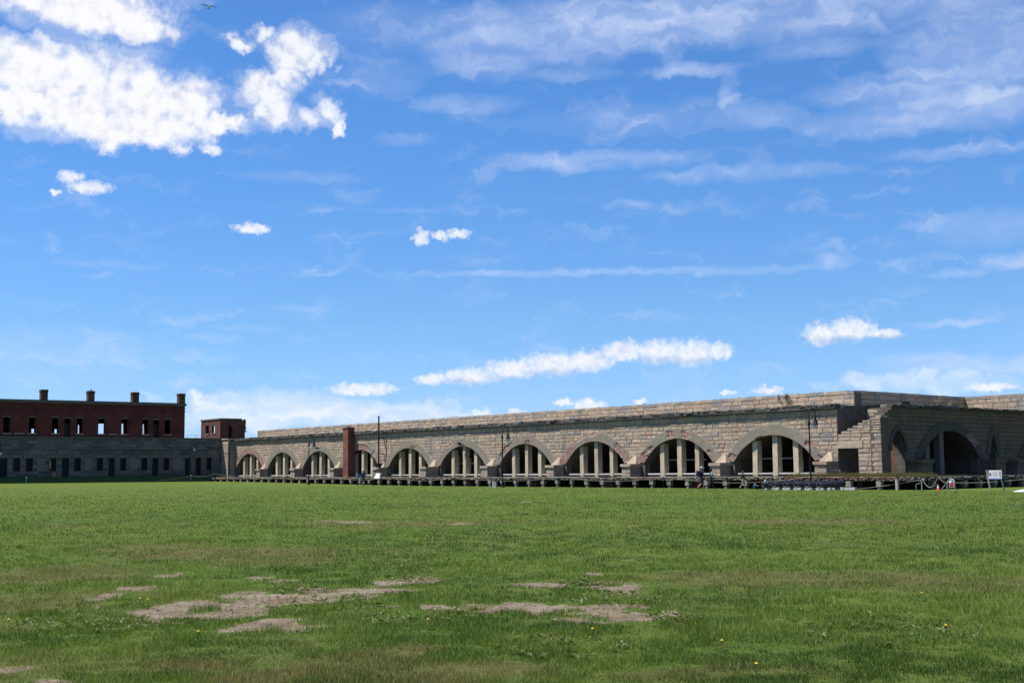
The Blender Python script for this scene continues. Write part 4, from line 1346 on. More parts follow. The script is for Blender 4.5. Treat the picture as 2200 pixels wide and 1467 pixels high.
# openings beyond the left edge of the frame keep the same rhythm
UP += [(43.6, 44.4), (40.3, 41.1), (37.0, 37.8)]; LWIN += [(43.4, 44.3), (40.2, 41.1), (36.8, 37.7)]; LDOOR += [(38.4, 39.3)]


def wall_rects(mb, x0, x1, z0, z1, y0, y1, holes, tone=.5):
    xs = sorted({x0, x1, *[h[0] for h in holes], *[h[1] for h in holes]})
    zs = sorted({z0, z1, *[h[2] for h in holes], *[h[3] for h in holes]})
    inh = lambda x, z: any(h[0] < x < h[1] and h[2] < z < h[3] for h in holes)
    for i in range(len(xs) - 1):
        for j in range(len(zs) - 1):
            if inh((xs[i] + xs[i + 1]) / 2, (zs[j] + zs[j + 1]) / 2): continue
            a, b_, c_, d_ = xs[i], xs[i + 1], zs[j], zs[j + 1]
            mb.add([(a, y0, c_), (b_, y0, c_), (b_, y0, d_), (a, y0, d_)], [(0, 1, 2, 3)], tone)
            mb.add([(a, y1, c_), (b_, y1, c_), (b_, y1, d_), (a, y1, d_)], [(3, 2, 1, 0)], tone)
    for (a, b_, c_, d_) in list(holes) + [(x1, x0, z0, z1)]:
        mb.add([(a, y0, c_), (b_, y0, c_), (b_, y0, d_), (a, y0, d_), (a, y1, c_), (b_, y1, c_), (b_, y1, d_), (a, y1, d_)],
               [(1, 0, 4, 5), (2, 1, 5, 6), (3, 2, 6, 7), (0, 3, 7, 4)], tone)


BX0, BX1 = 24.0, 71.4
hl = [(a, b_, 1.99, 3.70) for a, b_ in LWIN] + [(a, b_, 1.25, 3.70) for a, b_ in LDOOR]
mb = MB(); wall_rects(mb, BX0, 77.95, .3, 6.38, 175.05, 175.75, hl, .3)
mb.build('granite_core', M_JOINT, bk)
zs_b = [1.25, 1.62, 1.99, 2.42, 2.85, 3.28, 3.70, 4.15, 4.84, 5.22, 5.62, 6.02, 6.38]


def gaps_b(za, zb):
    g = []
    zm = (za + zb) / 2
    for a, b_, c_, d_ in hl:
        if c_ < zm < d_: g.append((a - .1, a - .1, b_ + .1, b_ + .1))
        elif d_ < zm < d_ + .45: g.append((a - .28, a - .28, b_ + .28, b_ + .28))
    return sorted(g)


def merged(f):
    def h_(za, zb):
        out = []
        for q in f(za, zb):
            if out and q[0] <= out[-1][2] + .05:
                out[-1] = (out[-1][0], out[-1][1], max(out[-1][2], q[2]), max(out[-1][3], q[3]))
            else: out.append(q)
        return out
    return h_


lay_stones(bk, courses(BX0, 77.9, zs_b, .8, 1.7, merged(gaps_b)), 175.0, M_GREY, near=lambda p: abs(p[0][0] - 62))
for a, b_, c_, d_ in hl:
    V, F, t = stone_geo([(a - .28, 3.70), (b_ + .28, 3.70), (b_ + .28, 4.15), (a - .28, 4.15)], 174.97, tone=.75)
    add_mesh('lintel', V, F, M_GREY, bk, tone=.7)
    for q in (a - .1, b_):
        MB().box(q + .006, q + .094, 174.985, 175.3, c_ + .01, 3.69, .7, j=.003).build('jamb', M_GREY, bk)
    if c_ > 1.5:
        MB().box(a - .1, b_ + .1, 174.92, 175.3, 1.90, 1.985, .6, j=.004).build('sill', M_GREY, bk)
        f_ = MB().box(a, a + .06, 175.28, 175.34, c_, d_).box(b_ - .06, b_, 175.28, 175.34, c_, d_).box(a + .06, b_ - .06, 175.28, 175.34, d_ - .06, d_).box(a + .06, b_ - .06, 175.28, 175.34, 2.78, 2.85).box(a + .06, b_ - .06, 175.28, 175.34, c_, c_ + .06).build('window', M_FRAME, bk)
        MB().box(a, b_, 175.36, 175.40, c_, d_).build('pane', M_DARKGLASS, f_)
    else:
        f_ = MB().box(a, a + .07, 175.28, 175.36, c_, d_).box(b_ - .07, b_, 175.28, 175.36, c_, d_).box(a + .07, b_ - .07, 175.28, 175.36, d_ - .07, d_).box(a + .07, b_ - .07, 175.27, 175.36, 3.05, 3.13).build('door', M_FRAME, bk)
        mb = MB().box(a + .07, b_ - .07, 175.34, 175.40, c_ + .02, 3.05)
        for zz in (1.45, 2.3):
            mb.box(a + .18, b_ - .18, 175.32, 175.345, zz, zz + .6)
        mb.build('leaf', M_FRAME, f_)
        MB().box(a + .07, b_ - .07, 175.37, 175.41, 3.13, d_ - .07).build('transom_pane', M_DARKGLASS, f_)
for a, b_ in BLIND:                                # blind window recesses
    MB().box(a - .04, b_ + .04, 174.955, 174.99, 2.0, 3.69, .85).build('blind_panel', M_GREY, bk)
MB().box(BX0, 77.9, 174.86, 175.1, 4.86, 4.95, .6, j=.01).build('belt_course', M_GREY, bk)
MB().box(BX0, 77.9, 174.82, 175.9, 6.385, 6.52, .55, j=.01).build('granite_cornice', M_GREY, bk)
# flat roof behind and the inner floor of the brick storey
MB().box(BX0, 79.5, 175.8, 196, 6.2, 6.45, .5).build('flat_roof', M_SOOT, bk)
MB().box(BX0, 78.0, 175.76, 196, -.2, 6.19, .4).build('ground_storey', M_GREY, bk)
# brick storey
hu = [(a, b_, 7.0, 9.06) for a, b_ in UP] + [(a, b_, 6.53, 9.0) for a, b_ in UD]
mb = MB(); wall_rects(mb, BX0, BX1, 6.52, 10.98, 175.02, 175.5, hu)
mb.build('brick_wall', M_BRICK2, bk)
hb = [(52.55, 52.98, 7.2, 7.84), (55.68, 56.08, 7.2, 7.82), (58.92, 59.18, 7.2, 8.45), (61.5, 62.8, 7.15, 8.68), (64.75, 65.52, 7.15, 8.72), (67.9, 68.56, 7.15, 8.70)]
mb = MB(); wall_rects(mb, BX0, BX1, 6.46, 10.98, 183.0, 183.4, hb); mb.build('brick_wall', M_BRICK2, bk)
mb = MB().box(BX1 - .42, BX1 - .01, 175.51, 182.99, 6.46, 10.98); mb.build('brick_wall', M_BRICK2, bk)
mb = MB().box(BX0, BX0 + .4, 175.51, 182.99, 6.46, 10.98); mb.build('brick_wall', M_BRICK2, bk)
rf = MB().box(BX0 - .1, BX1 + .1, 174.86, 183.6, 10.985, 11.12, .3).build('roof', M_GREY, bk)
MB().box(BX0 - .16, BX1 + .16, 174.72, 175.4, 11.125, 11.30, .5).build('cornice', M_GREY, rf)
MB().box(BX0 - .1, BX1 + .1, 174.95, 183.5, 11.305, 11.42, .2).build('parapet_cap', M_LEDGE, rf)
for zz in (10.15, 10.62):
    MB().box(BX0, BX1 + .05, 174.95, 175.015, zz, zz + .09).build('brick_band', M_BRICK2, bk)
for xx in (50.6 - 6.2, 50.9, 57.2, 63.3):
    MB().box(xx, xx + .12, 174.96, 175.016, 6.55, 10.1).build('brick_pilaster', M_BRICK2, bk)
for a, b_ in UP + [(48.15, 49.2), (60.6, 61.6)]:
    MB().box(a - .14, b_ + .14, 174.88, 175.3, 6.86, 6.998, .95, j=.005).build('sill', M_RUBBLE2, bk)
for a, b_, c_, d_ in hu:
    MB().box(a - .1, b_ + .1, 174.985, 175.019, d_ + .004, d_ + .14).build('lintel', M_GREY, bk)
    fm = MB().box(a, a + .06, 175.3, 175.36, c_, d_).box(b_ - .06, b_, 175.3, 175.36, c_, d_).box(a + .06, b_ - .06, 175.3, 175.36, d_ - .06, d_)
    if c_ < 6.9:
        fm.box(a + .06, b_ - .06, 175.3, 175.36, 8.28, 8.36)
        f_ = fm.build('door', M_FRAME, bk)
        MB().box(a + .06, b_ - .06, 175.34, 175.39, c_, 8.28).build('leaf', M_FRAME, f_)
    else:
        if abs(a - 46.64) < .1: fm.box(a + .06, b_ - .06, 175.3, 175.36, 8.0, 8.07)
        fm.build('window_frame', M_FRAME, bk)
for a, b_ in ((51.42, 52.29), (57.67, 58.54), (63.83, 64.74), (70.55, 71.45)):
    ch = MB().box(a, b_, 175.1, 175.95, 11.43, 12.62).build('chimney', M_BROWN, bk)
    MB().box(a - .06, b_ + .06, 175.03, 176.02, 12.50, 12.62 - .003).box(a - .02, b_ + .02, 175.06, 175.99, 12.625, 12.80).build('chimney_cap', M_BROWN, ch)
sprout('chimney_plant', 'B', (58.2, 175.5, 12.78), .35, 45, 'small dark plant sprouting from the second barracks chimney', tone=.2, leaf=.14, spread=.25)
M_PALEORANGE = simple('pale_orange_board', (0.62, 0.27, 0.14), 0.7)
# strip of timber leaning in a window
ob = MB().box(52.66, 52.80, 174.7, 174.86, 2.3, 3.25)
ob.box(52.68, 52.78, 174.72, 174.84, 3.25, 3.42)
o = ob.build('orange_board', M_PALEORANGE); o.rotation_euler = (0, 0, ANG_B)
tag(o, 'narrow pale orange board standing in a barracks window', 'board')
MB2 = MB().tube([(52.7, 174.78, 1.27), (52.7, 174.78, 2.3)], .03, 6)
p_ = MB2.build('prop', M_FRAME, o)

# bank below the barracks
mb = MB()
mb.add([(20, 171.6, .40), (77.0, 171.6, .40), (77.0, 173.6, 1.22), (20, 173.6, 1.22), (20, 175.04, 1.24), (77.0, 175.04, 1.24), (77.0, 171.6, -.2), (77.0, 173.6, -.2), (20, 171.6, -.2)],
       [(0, 1, 2, 3), (3, 2, 5, 4), (1, 6, 7, 2), (8, 6, 1, 0)], .5)
m, T, b, _ = new_mat('bank_grass')
gp = T.node('ShaderNodeNewGeometry').outputs['Position']
T.t.links.new(T.coloramp(T.noise(gp, 5, 6, .75), [(.3, (.03, .05, .012)), (.6, (.06, .09, .022)), (.8, (.10, .12, .04))]), b.inputs['Base Color'])
bump(T, b, T.noise(gp, 7, 5, .7), 1, .08)
o = mb.build('grass_bank', m); o.rotation_euler = (0, 0, ANG_B); tag(o, 'low grass bank below the barracks front', kind='structure')

# ------------------------------------------------------------------ brick hut on the roof
M_BRICKH = brick_mat('hut_brick', (0.15, 0.05, 0.036), (0.11, 0.036, 0.028), (0.11, 0.085, 0.07))
ht = empty('brick_hut', 'L', (-183.5, 81, 6.45), 'small flat-roofed brick hut on the roof beside the barracks', 'hut')
wx0, wx1, wy0, wy1, hz = -187.1, -180.0, 78.95, 82.9, 9.42
mb = MB(); wall_rects(mb, wx0, wx1, 6.4, hz, wy0, wy0 + .35, [(-185.43, -184.14, 7.43, 8.68), (-183.0, -181.64, 7.48, 8.63)])
mb.build('wall', M_BRICKH, ht)
mb = MB(); wall_rects(mb, wx0, wx1, 6.4, hz, wy1 - .35, wy1, [(-185.5, -184.9, 7.5, 8.5), (-182.2, -180.8, 7.35, 8.75)]); mb.build('wall', M_BRICKH, ht)
# east wall: openings given across y
mb = MB(); wall_rects(mb, wy0 + .36, wy1 - .36, 6.4, hz, 0, .35, [(80.25, 80.85, 6.5, 8.45)])
mb.v = [(wx1 - .35 + (.35 - p[1]), p[0], p[2]) for p in mb.v]
mb.build('wall', M_BRICKH, ht)
mb = MB(); wall_rects(mb, wy0 + .36, wy1 - .36, 6.4, hz, 0, .35, [(80.35, 81.2, 6.9, 8.75)])
mb.v = [(wx0 + p[1], p[0], p[2]) for p in mb.v]
mb.build('wall', M_BRICKH, ht)
MB().box(wx0 - .1, wx1 + .08, wy0 - .1, wy1 - .5, hz + .003, hz + .2, .35).build('roof', M_GREY, ht)
mb = MB()
for i in range(9):
    zz = 7.6 + i * .22
    mb.box(wx1 - .5, wx1 + .02, wy1 - .02, wy1 + random.uniform(.02, .28), zz, zz + .2, .5, j=.02)
mb.build('broken_edge', M_BRICKH, ht)
for a, b_, c_ in ((-185.43, -184.14, 7.43), (-183.0, -181.64, 7.48)):
    MB().box(a - .1, b_ + .1, wy0 - .08, wy0 + .2, c_ - .12, c_ - .002, .7).build('sill', M_RUBBLE2, ht)
rl = empty('roof_railing', 'B', (74.5, 177, 6.5), 'thin metal railing on the roof left of the brick hut', 'railing')
MB().tube([(72.6, 177, 6.95), (76.9, 177, 6.95)], .03, 6).build('rail', M_STEEL, rl)
for x in (72.6, 74.0, 75.4, 76.9):
    MB().tube([(x, 177, 6.4), (x, 177, 6.95)], .025, 6).build('upright', M_STEEL, rl)

# ------------------------------------------------------------------ chimney stack and iron pipe on the long wall
cs = empty('chimney_stack', 'L', (-138.6, 77.4, .9), 'tall red brick chimney stack standing against the arched wall', 'chimney')
MB().box(-139.2, -137.95, 77.0, 77.88, .6, 6.78, .5).build('shaft', M_BRICK, cs)
MB().box(-139.27, -137.88, 76.93, 77.92, 6.783, 6.9, .5, j=.02).build('cap', M_BROWN, cs)
sprout('stack_plant', 'L', (-138.6, 77.4, 6.88), .32, 72, 'brown weeds growing on top of the tall brick stack', tone=.3, dry=.5, leaf=.16, spread=.6)
ip = empty('iron_pipe', 'L', (-131.17, 77.3, 2.1), 'tall dark iron pipe rising against the wall right of the stack', 'pipe')
MB().tube([(-131.17, 77.3, 2.3), (-131.17, 77.3, 7.95)], .085, 10).build('pipe', M_BLACK, ip)
MB().lathe([(.11, 0), (.11, .12)], (-131.17, 77.3, 7.9)).build('collar', M_BLACK, ip)
MB().box(-131.42, -130.92, 77.0, 77.86, 1.9, 2.5).build('foot', M_BLACK, ip)
for zz in (3.6, 5.4):
    MB().box(-131.24, -131.10, 77.4, 78.0, zz, zz + .08).build('bracket', M_BLACK, ip)
for (x, z, lab) in ((-147.0, 4.45, 'dark floodlight on the arch left of the brick stack'), (-114.9, 4.35, 'dark floodlight at the crown of the arch with sagging terrace')):
    fl = empty('floodlight', 'L', (x, 77.6, z), lab, 'floodlight')
    MB().box(x - .16, x + .16, 77.52, 77.72, z, z + .24).build('housing', M_BLACK, fl)
    MB().tube([(x, 77.7, z + .12), (x, 77.92, z + .12)], .03, 6).build('bracket', M_BLACK, fl)


# ------------------------------------------------------------------ street lamps
M_GLASSW = simple('lamp_glass', (0.62, 0.64, 0.66), 0.15, var=0.05, spec=0.6)


def street_lamp(x, y, h, label, rot=0.55):
    X = to_world('L', (x, y, 0))
    z = float(ground_z(np.array([X[0]]), np.array([X[1]]))[0])
    e = empty('street_lamp', 'W', (X[0], X[1], z - .02), label, 'street lamp', 'gooseneck lamps along the terrace', rot=rot)
    k_ = h / 5.9
    MB().lathe([(.20, 0), (.20, .10), (.15, .16), (.13, .45), (.10, .55), (.085, .6)], (0, 0, 0)).build('base', M_BLACK, e)
    MB().tube([(0, 0, .55), (0, 0, 2.6 * k_), (0, 0, 4.75 * k_)], [.07, .06, .05], 10).build('pole', M_BLACK, e)
    MB().lathe([(.07, 0), (.11, .05), (.11, .14), (.085, .2), (.10, .26), (.06, .34)], (0, 0, 4.70 * k_)).build('collar', M_BLACK, e)
    r = .31
    pts = [(0, 0, 4.95 * k_), (0, 0, 5.55 * k_)]
    for i in range(1, 13):
        a = math.pi * i / 12
        pts.append((r - r * math.cos(a), 0, 5.58 * k_ + r * math.sin(a)))
    pts.append((2 * r, 0, 5.25 * k_))
    MB().tube(pts, .038, 8).build('gooseneck', M_BLACK, e)
    zc = 5.25 * k_
    sh = MB().lathe([(.05, .06), (.075, .0), (.09, -.16), (.13, -.24), (.17, -.38), (.25, -.50), (.25, -.53), (.16, -.535)], (2 * r, 0, zc)).build('lamp_shade', M_BLACK, e)
    MB().lathe([(.155, -.54), (.17, -.62), (.15, -.74), (.09, -.82), (.01, -.85)], (2 * r, 0, zc)).build('lamp_glass', M_GLASSW, sh)
    return e


street_lamp(-63.0, 73.3, 5.9, 'tall black gooseneck lamp standing by the row of cannons')
street_lamp(-98.3, 71.3, 5.7, 'black gooseneck lamp standing in front of the middle arches')
street_lamp(-134.4, 69.9, 5.6, 'black gooseneck lamp left of the tall brick stack')
street_lamp(-165.0, 68.1, 5.6, 'black gooseneck lamp before the shaded barracks doors')
street_lamp(-165.0, 43.1, 5.0, 'black gooseneck lamp at the left picture edge')

# ------------------------------------------------------------------ cannons
M_WORN = simple('worn_iron', (0.07, 0.07, 0.078), .5, var=.2)


def cannon(x, label):
    e = empty('cannon', 'L', (x, 70.9, 0), label, 'cannon', 'old cannon barrels laid out in a row')
    # tip the barrel slightly: the breech lies higher
    def mk(prof, seg=18, caps=True):
        mb = MB().lathe([(r, yy) for r, yy in prof], (0, 0, 0), seg, axis='y', caps=caps)
        mb.v = [(x + p[0] * 1.22, 70.9 + p[1], .34 + p[1] * .03 + p[2] * 1.22) for p in mb.v]
        mb.f = [f[::-1] for f in mb.f]
        return mb
    b = mk([(.02, .5), (.085, .45), (.09, .02), (.155, .015), (.165, .06), (.15, .12), (.135, .2), (.145, .9), (.165, 1.3), (.175, 1.32), (.185, 1.5), (.21, 2.3), (.225, 2.34), (.225, 2.5), (.19, 2.6), (.12, 2.66)]).build('barrel', M_CANNON, e, smooth=True)
    mk([(.120, -.002), (.125, -.006), (.172, -.004), (.178, .03), (.160, .055)], caps=False).build('muzzle_ring', M_WORN, b)
    mk([(.05, 2.65), (.06, 2.72), (.085, 2.78), (.06, 2.86), (.01, 2.88)], 10).build('cascabel', M_CANNON, e)
    t = MB().tube([(x - .34, 72.35, .38), (x + .34, 72.35, .38)], .06, 10)
    t.build('trunnion', M_CANNON, e)


for x, lab in zip((-65.4, -64.37, -63.31, -62.31, -61.29, -60.25), ('leftmost black cannon barrel, beside the crouching person in blue', 'second black cannon barrel from the left, behind the white-haired sitter', 'third black cannon barrel from the left in the row', 'fourth black cannon barrel from the left in the row', 'fifth black cannon barrel from the left, beside the lamp post', 'rightmost black cannon barrel, its whole side visible')):
    cannon(x, lab)
for (y0, x0, x1, lab) in ((71.45, -65.9, -59.7, 'grey concrete beam under the cannon muzzles'), (72.75, -65.8, -58.6, 'longer grey concrete beam under the cannon breeches')):
    cbm = empty('concrete_beam', 'L', ((x0 + x1) / 2, y0, 0), lab, 'beam')
    n_ = 7
    for i in range(n_):
        a = x0 + (x1 - x0) * i / n_; b_ = x0 + (x1 - x0) * (i + 1) / n_
        zt = .15 if y0 < 72 else .19
        MB().add([(a + .01, y0, -.05), (b_ - .01, y0, -.05), (b_ - .01, y0 + .3, -.05), (a + .01, y0 + .3, -.05), (a + .05, y0 + .03, zt), (b_ - .05, y0 + .03, zt), (b_ - .05, y0 + .27, zt), (a + .05, y0 + .27, zt)],
                 [(3, 2, 1, 0), (4, 5, 6, 7), (0, 1, 5, 4), (1, 2, 6, 5), (2, 3, 7, 6), (3, 0, 4, 7)], .5).build('segment', M_GREYCONC, cbm)


# ------------------------------------------------------------------ rope fence
def rope(name, a, b_, sag, r, mat, label, cat, group=None):
    pts = []
    for i in range(17):
        t = i / 16
        pts.append((a[0] + (b_[0] - a[0]) * t, a[1] + (b_[1] - a[1]) * t, a[2] + (b_[2] - a[2]) * t - sag * 4 * t * (1 - t)))
    e = empty(name, 'L', ((a[0] + b_[0]) / 2, (a[1] + b_[1]) / 2, min(a[2], b_[2]) - sag), label, cat, group)
    MB().tube(pts, r, 6).build('strand', mat, e)
    return e


STAN = [(-167.6, 72.9), (-146.0, 73.0), (-134.8, 73.0), (-121.3, 73.0), (-108.8, 73.0), (-91.2, 73.0), (-78.25, 73.0)]
STL = ['before the first arch beside the barracks', 'before the second and third arches', 'beside the foot of the brick stack', 'right of the white information board', 'before the sagging part of the terrace', 'before the middle of the arcade', 'left of the walking couple']
tops = []
for (x, y), w_ in zip(STAN, STL):
    z = gnd_L(x, y)
    e = empty('rope_stake', 'L', (x, y, z), 'thin dark iron rope stake ' + w_, 'stake', 'rope stakes along the terrace')
    MB().tube([(x, y, z - .05), (x, y, z + .98)], .022, 6).build('rod', M_BLACK, e)
    MB().tube([(x - .05, y, z + .98), (x, y, z + 1.03), (x + .05, y, z + .98)], .018, 6).build('hook', M_BLACK, e)
    tops.append((x, y, z + .98))
RL = ['spanning the second arch', 'sagging past the brick stack', 'sagging behind the information board', 'sagging before the stone pier', 'sagging in front of the middle lamp', 'sagging below the middle arches']
for i in range(len(tops) - 1):
    rope('rope', tops[i], tops[i + 1], .42 if i else .35, .013, M_ROPE, 'pale fence rope ' + RL[i], 'rope', 'fence ropes')
rope('rope', tops[-1], (-62.95, 73.2, .95), .5, .013, M_ROPE, 'pale fence rope running from behind the couple to the cannon lamp', 'rope', 'fence ropes')
rope('rope', (-170.4, 70.57, 1.22), tops[0], .22, .013, M_ROPE, 'pale fence rope from the blue post to the first arch', 'rope', 'fence ropes')
rope('rope', (-170.5, 66.0, .62), (-170.4, 70.57, 1.2), .1, .013, M_ROPE, 'short pale rope rising left of the blue post by the barracks', 'rope', 'fence ropes')
rope('rope', (-59.7, 73.7, .02), (-54.35, 74.45, .70), .06, .013, M_ROPE, 'pale rope rising from the lawn to the bent steel rail', 'rope', 'fence ropes')
rope('rope', (-52.0, 74.5, .52), (-46.2, 74.6, .83), .12, .012, M_ROPE, 'pale rope passing behind the wooden-posted information sign', 'rope', 'fence ropes')
rope('chain', (-54.3, 74.5, .70), (-53.0, 74.4, .93), .62, .02, M_ROPE, 'sagging chain between the bent rail and the cone stake', 'chain')
rope('chain', (-53.0, 74.4, .93), (-52.1, 74.6, .70), .30, .02, M_ROPE, 'sagging chain between the cone stake and the red sign', 'chain')
for x, y, z, lab in ((48.51, 170.5, .42, 'short blue post with white cap before the left barracks windows'), (70.57, 170.4, .42, 'short blue post with white cap beside the barracks lamp')):
    e = empty('bollard', 'B', (x, y, z), lab, 'post')
    MB().box(x - .07, x + .07, y - .07, y + .07, z - .1, z + .78).build('shaft', M_BLUE, e)
    MB().box(x - .075, x + .075, y - .075, y + .075, z + .783, z + .86).build('cap', M_WHITE, e)
e = empty('bollard', 'L', (-97.2, 69.5, 0), 'pair of stubby grey posts beside the middle lamp', 'post')
for dx in (0, .32):
    MB().box(-97.2 + dx - .09, -97.2 + dx + .09, 69.4, 69.58, -.05, .62 - dx * .3).build('shaft', M_GREYCONC, e)
MB().box(-97.35, -96.7, 69.42, 69.56, -.04, .05).build('foot', M_GREYCONC, e)
e = empty('timber_post', 'L', (-55.7, 73.6, 0), 'pale split timber post at the broken terrace corner', 'post')
MB().box(-55.8, -55.62, 73.5, 73.68, -.05, .74, j=.01).build('shaft', M_WOOD, e)
MB().box(-55.84, -55.6, 73.47, 73.71, .742, .79, j=.01).build('top_plate', M_WOOD, e)

# steel rails, cone, red notice
e = empty('steel_rail', 'L', (-54.6, 74.5, 0), 'bent galvanised steel rail at the lawn edge', 'rail')
MB().tube([(-54.86, 74.5, -.05), (-54.86, 74.5, .34), (-54.82, 74.5, .41), (-54.72, 74.5, .43), (-54.58, 74.5, .45), (-54.47, 74.5, .60)], .032, 8).build('low_tube', M_STEEL, e)
MB().tube([(-54.4, 74.5, -.05), (-54.4, 74.5, .62), (-54.37, 74.5, .70), (-54.28, 74.5, .72), (-54.2, 74.5, .70)], .036, 8).build('tall_tube', M_STEEL, e)
e = empty('steel_rail', 'L', (-52.2, 74.6, 0), 'galvanised steel hoop carrying a red notice', 'rail')
MB().tube([(-52.48, 74.6, -.05), (-52.48, 74.6, .45), (-52.44, 74.6, .50), (-52.3, 74.6, .72), (-52.2, 74.6, .76), (-52.0, 74.6, .73), (-51.9, 74.6, .62), (-51.88, 74.6, -.05)], .03, 8).build('hoop', M_STEEL, e)
MB().tube([(-52.95, 74.55, .0), (-52.3, 74.58, .70)], .03, 8).build('brace', M_STEEL, e)
MB().box(-52.05, -51.75, 74.4, 74.8, -.03, .03).build('foot_plate', M_GREYCONC, e)
e = empty('notice_sign', 'L', (-52.08, 74.5, .2), 'small red notice with white top hung on the steel hoop', 'sign')
cx0 = -52.24
MB().box(cx0, cx0 + .36, 74.50, 74.52, .19, .66).build('board', M_WHITE, e)
MB().box(cx0 + .02, cx0 + .34, 74.494, 74.499, .21, .50).build('red_field', M_RED, e)
MB().box(cx0 + .16, cx0 + .33, 74.493, 74.4985, .52, .62).box(cx0 + .22, cx0 + .33, 74.493, 74.4985, .625, .645).build('blue_mark', M_BLUE, e)
mb = MB()
for r in range(4):
    for q in range(3):
        mb.box(cx0 + .05 + q * .095, cx0 + .05 + q * .095 + random.uniform(.05, .085), 74.489, 74.4935, .24 + r * .065, .27 + r * .065)
tag(mb.build('lettering', M_INK, e), kind='stuff')
e = empty('traffic_cone', 'L', (-53.0, 74.35, 0), 'small orange and white traffic cone below the chain', 'cone')
MB().box(-53.14, -52.86, 74.21, 74.49, -.01, .03).build('foot', M_ORANGE, e)
MB().lathe([(.10, .03), (.03, .40), (.025, .41)], (-53.0, 74.35, 0)).build('cone', M_ORANGE, e)
MB().lathe([(.078, .16), (.055, .28)], (-53.0, 74.35, 0)).build('white_band', M_WHITE, e)
MB().tube([(-53.0, 74.35, .3), (-53.0, 74.38, .93)], .012, 6).build('stake', M_BLACK, e)

# ------------------------------------------------------------------ information boards
def board(e, w, h, zc, bg, tilt=0.0, y=0.0):
    return MB().box(-w / 2, w / 2, y - .015, y + .015, zc - h / 2, zc + h / 2).build('panel', bg, e)


X = to_world('L', (-122.9, 72.3, 0)); zg = gnd_L(-122.9, 72.3)
e = empty('information_board', 'W', (X[0], X[1], zg), 'white information board on dark slanting legs near the couple', 'sign', rot=-.55)
pn = board(e, .72, .62, 1.06, M_WHITE)
_rm = Matrix.Rotation(rad(-32), 4, 'X'); pn.matrix_local = Matrix.Translation((0, 0, 1.06)) @ _rm @ Matrix.Translation((0, 0, -1.06))
for s_ in (-1, 1):
    MB().tube([(s_ * .46, -.10, 0), (s_ * .37, .02, 1.42)], .028, 8).build('leg', M_FRAME, e)
    MB().tube([(s_ * .42, .45, 0), (s_ * .37, .03, 1.1)], .022, 8).build('rear_leg', M_FRAME, e)
MB().box(-.62, -.30, -.22, .02, -.01, .04).build('foot_plate', M_FRAME, e)
mb = MB()
for (a, c_, w_, h_) in ((.08, 1.18, .10, .05), (.02, 1.13, .05, .03), (.20, 1.06, .13, .10), (.24, 1.20, .07, .04), (.27, .98, .05, .08), (.16, 1.0, .09, .05), (-.01, 1.07, .02, .06), (-.02, 1.02, .02, .04)):
    mb.box(a, a + w_ * .98, -.021, -.0155, c_, c_ + h_)
tag(mb.build('picture', M_INK, pn), kind='stuff')
mb = MB()
M_PALEBLUE = simple('pale_blue_print', (0.42, 0.52, 0.80), 0.6, var=.05)
for r in range(3):
    mb.box(-.20 + r * .03, .26 - r * .02, -.020, -.0155, .79 + r * .045, .815 + r * .045)
tag(mb.build('caption', M_PALEBLUE, pn), kind='stuff')

X = to_world('L', (-48.7, 74.3, 0))
e = empty('information_board', 'W', (X[0], X[1], 0), 'grey information sign on two leaning wooden posts at far right', 'sign', rot=-.40)
for s_, zt in ((-1, 1.34), (1, .80)):
    MB().prism([(s_ * .42 - .05 + .12, -.05), (s_ * .42 + .05 + .12, -.05), (s_ * .42 + .05 - zt * .05, zt), (s_ * .42 - .05 - zt * .05, zt)], -.04, .04).build('post', M_WOOD, e)
M_PALE = simple('pale_panel', (0.46, 0.46, 0.48), .6, var=.06)
pn = MB().box(-.36, .43, -.075, -.045, .70, 1.34).build('panel', M_PALE, e)
pn.matrix_local = Matrix.Translation((0, -.06, 1.0)) @ Matrix.Rotation(rad(-24), 4, 'X') @ Matrix.Translation((0, .06, -1.0))
MB().box(-.35, .42, -.083, -.0755, .705, .775).build('blue_band', M_BLUE, pn)
mb = MB()
for (a, z, w_, h_) in ((-.32, .95, .11, .2), (.28, .98, .08, .10), (.29, 1.13, .07, .13), (.31, .86, .08, .06)):
    mb.box(a, a + w_, -.082, -.0755, z, z + h_)
tag(mb.build('picture', M_INK, pn), kind='stuff')
mb = MB()
for r in range(5):
    mb.box(-.14 + random.uniform(0, .02), .20 - random.uniform(0, .05), -.081, -.0755, .92 + r * .07, .945 + r * .07)
tag(mb.build('lettering', M_GREYCONC, pn), kind='stuff')

X = to_world('B', (51.98, 170.6, 0))
e = empty('notice_board', 'W', (X[0], X[1], .42), 'small pale lettered notice on two thin legs before the barracks', 'sign', rot=ANG_B)
for s_ in (-1, 1):
    MB().tube([(s_ * .30, 0, 0), (s_ * .30, 0, .92)], .025, 6).build('leg', M_FRAME, e)
pn = MB().box(-.36, .36, -.03, -.005, .86, 1.36).build('panel', M_FRAME, e)
M_PINK = simple('pink_print', (0.52, 0.38, 0.36), .7, var=.1)
mb = MB()
for r in range(4):
    q = -.31
    while q < .25:
        w_ = random.uniform(.06, .15)
        mb.box(q, q + w_, -.038, -.0305, .90 + r * .115, .95 + r * .115); q += w_ + .035
tag(mb.build('lettering', M_PINK, pn), kind='stuff')
# small notice on a buttress
e = empty('wall_notice', 'L', (-131.0, 75.8, 1.85), 'small white notice with dark red lettering on a buttress top', 'sign')
pn = MB().box(-131.35, -130.65, 76.60, 76.63, 1.80, 2.06).build('panel', M_WHITE, e)
mb = MB()
for q in range(4):
    mb.box(-131.26 + q * .14, -131.16 + q * .14, 76.59, 76.5985, 1.86, 2.0)
M_DRED = simple('dark_red_print', (0.25, 0.05, 0.06), .6)
tag(mb.build('lettering', M_DRED, pn), kind='stuff')

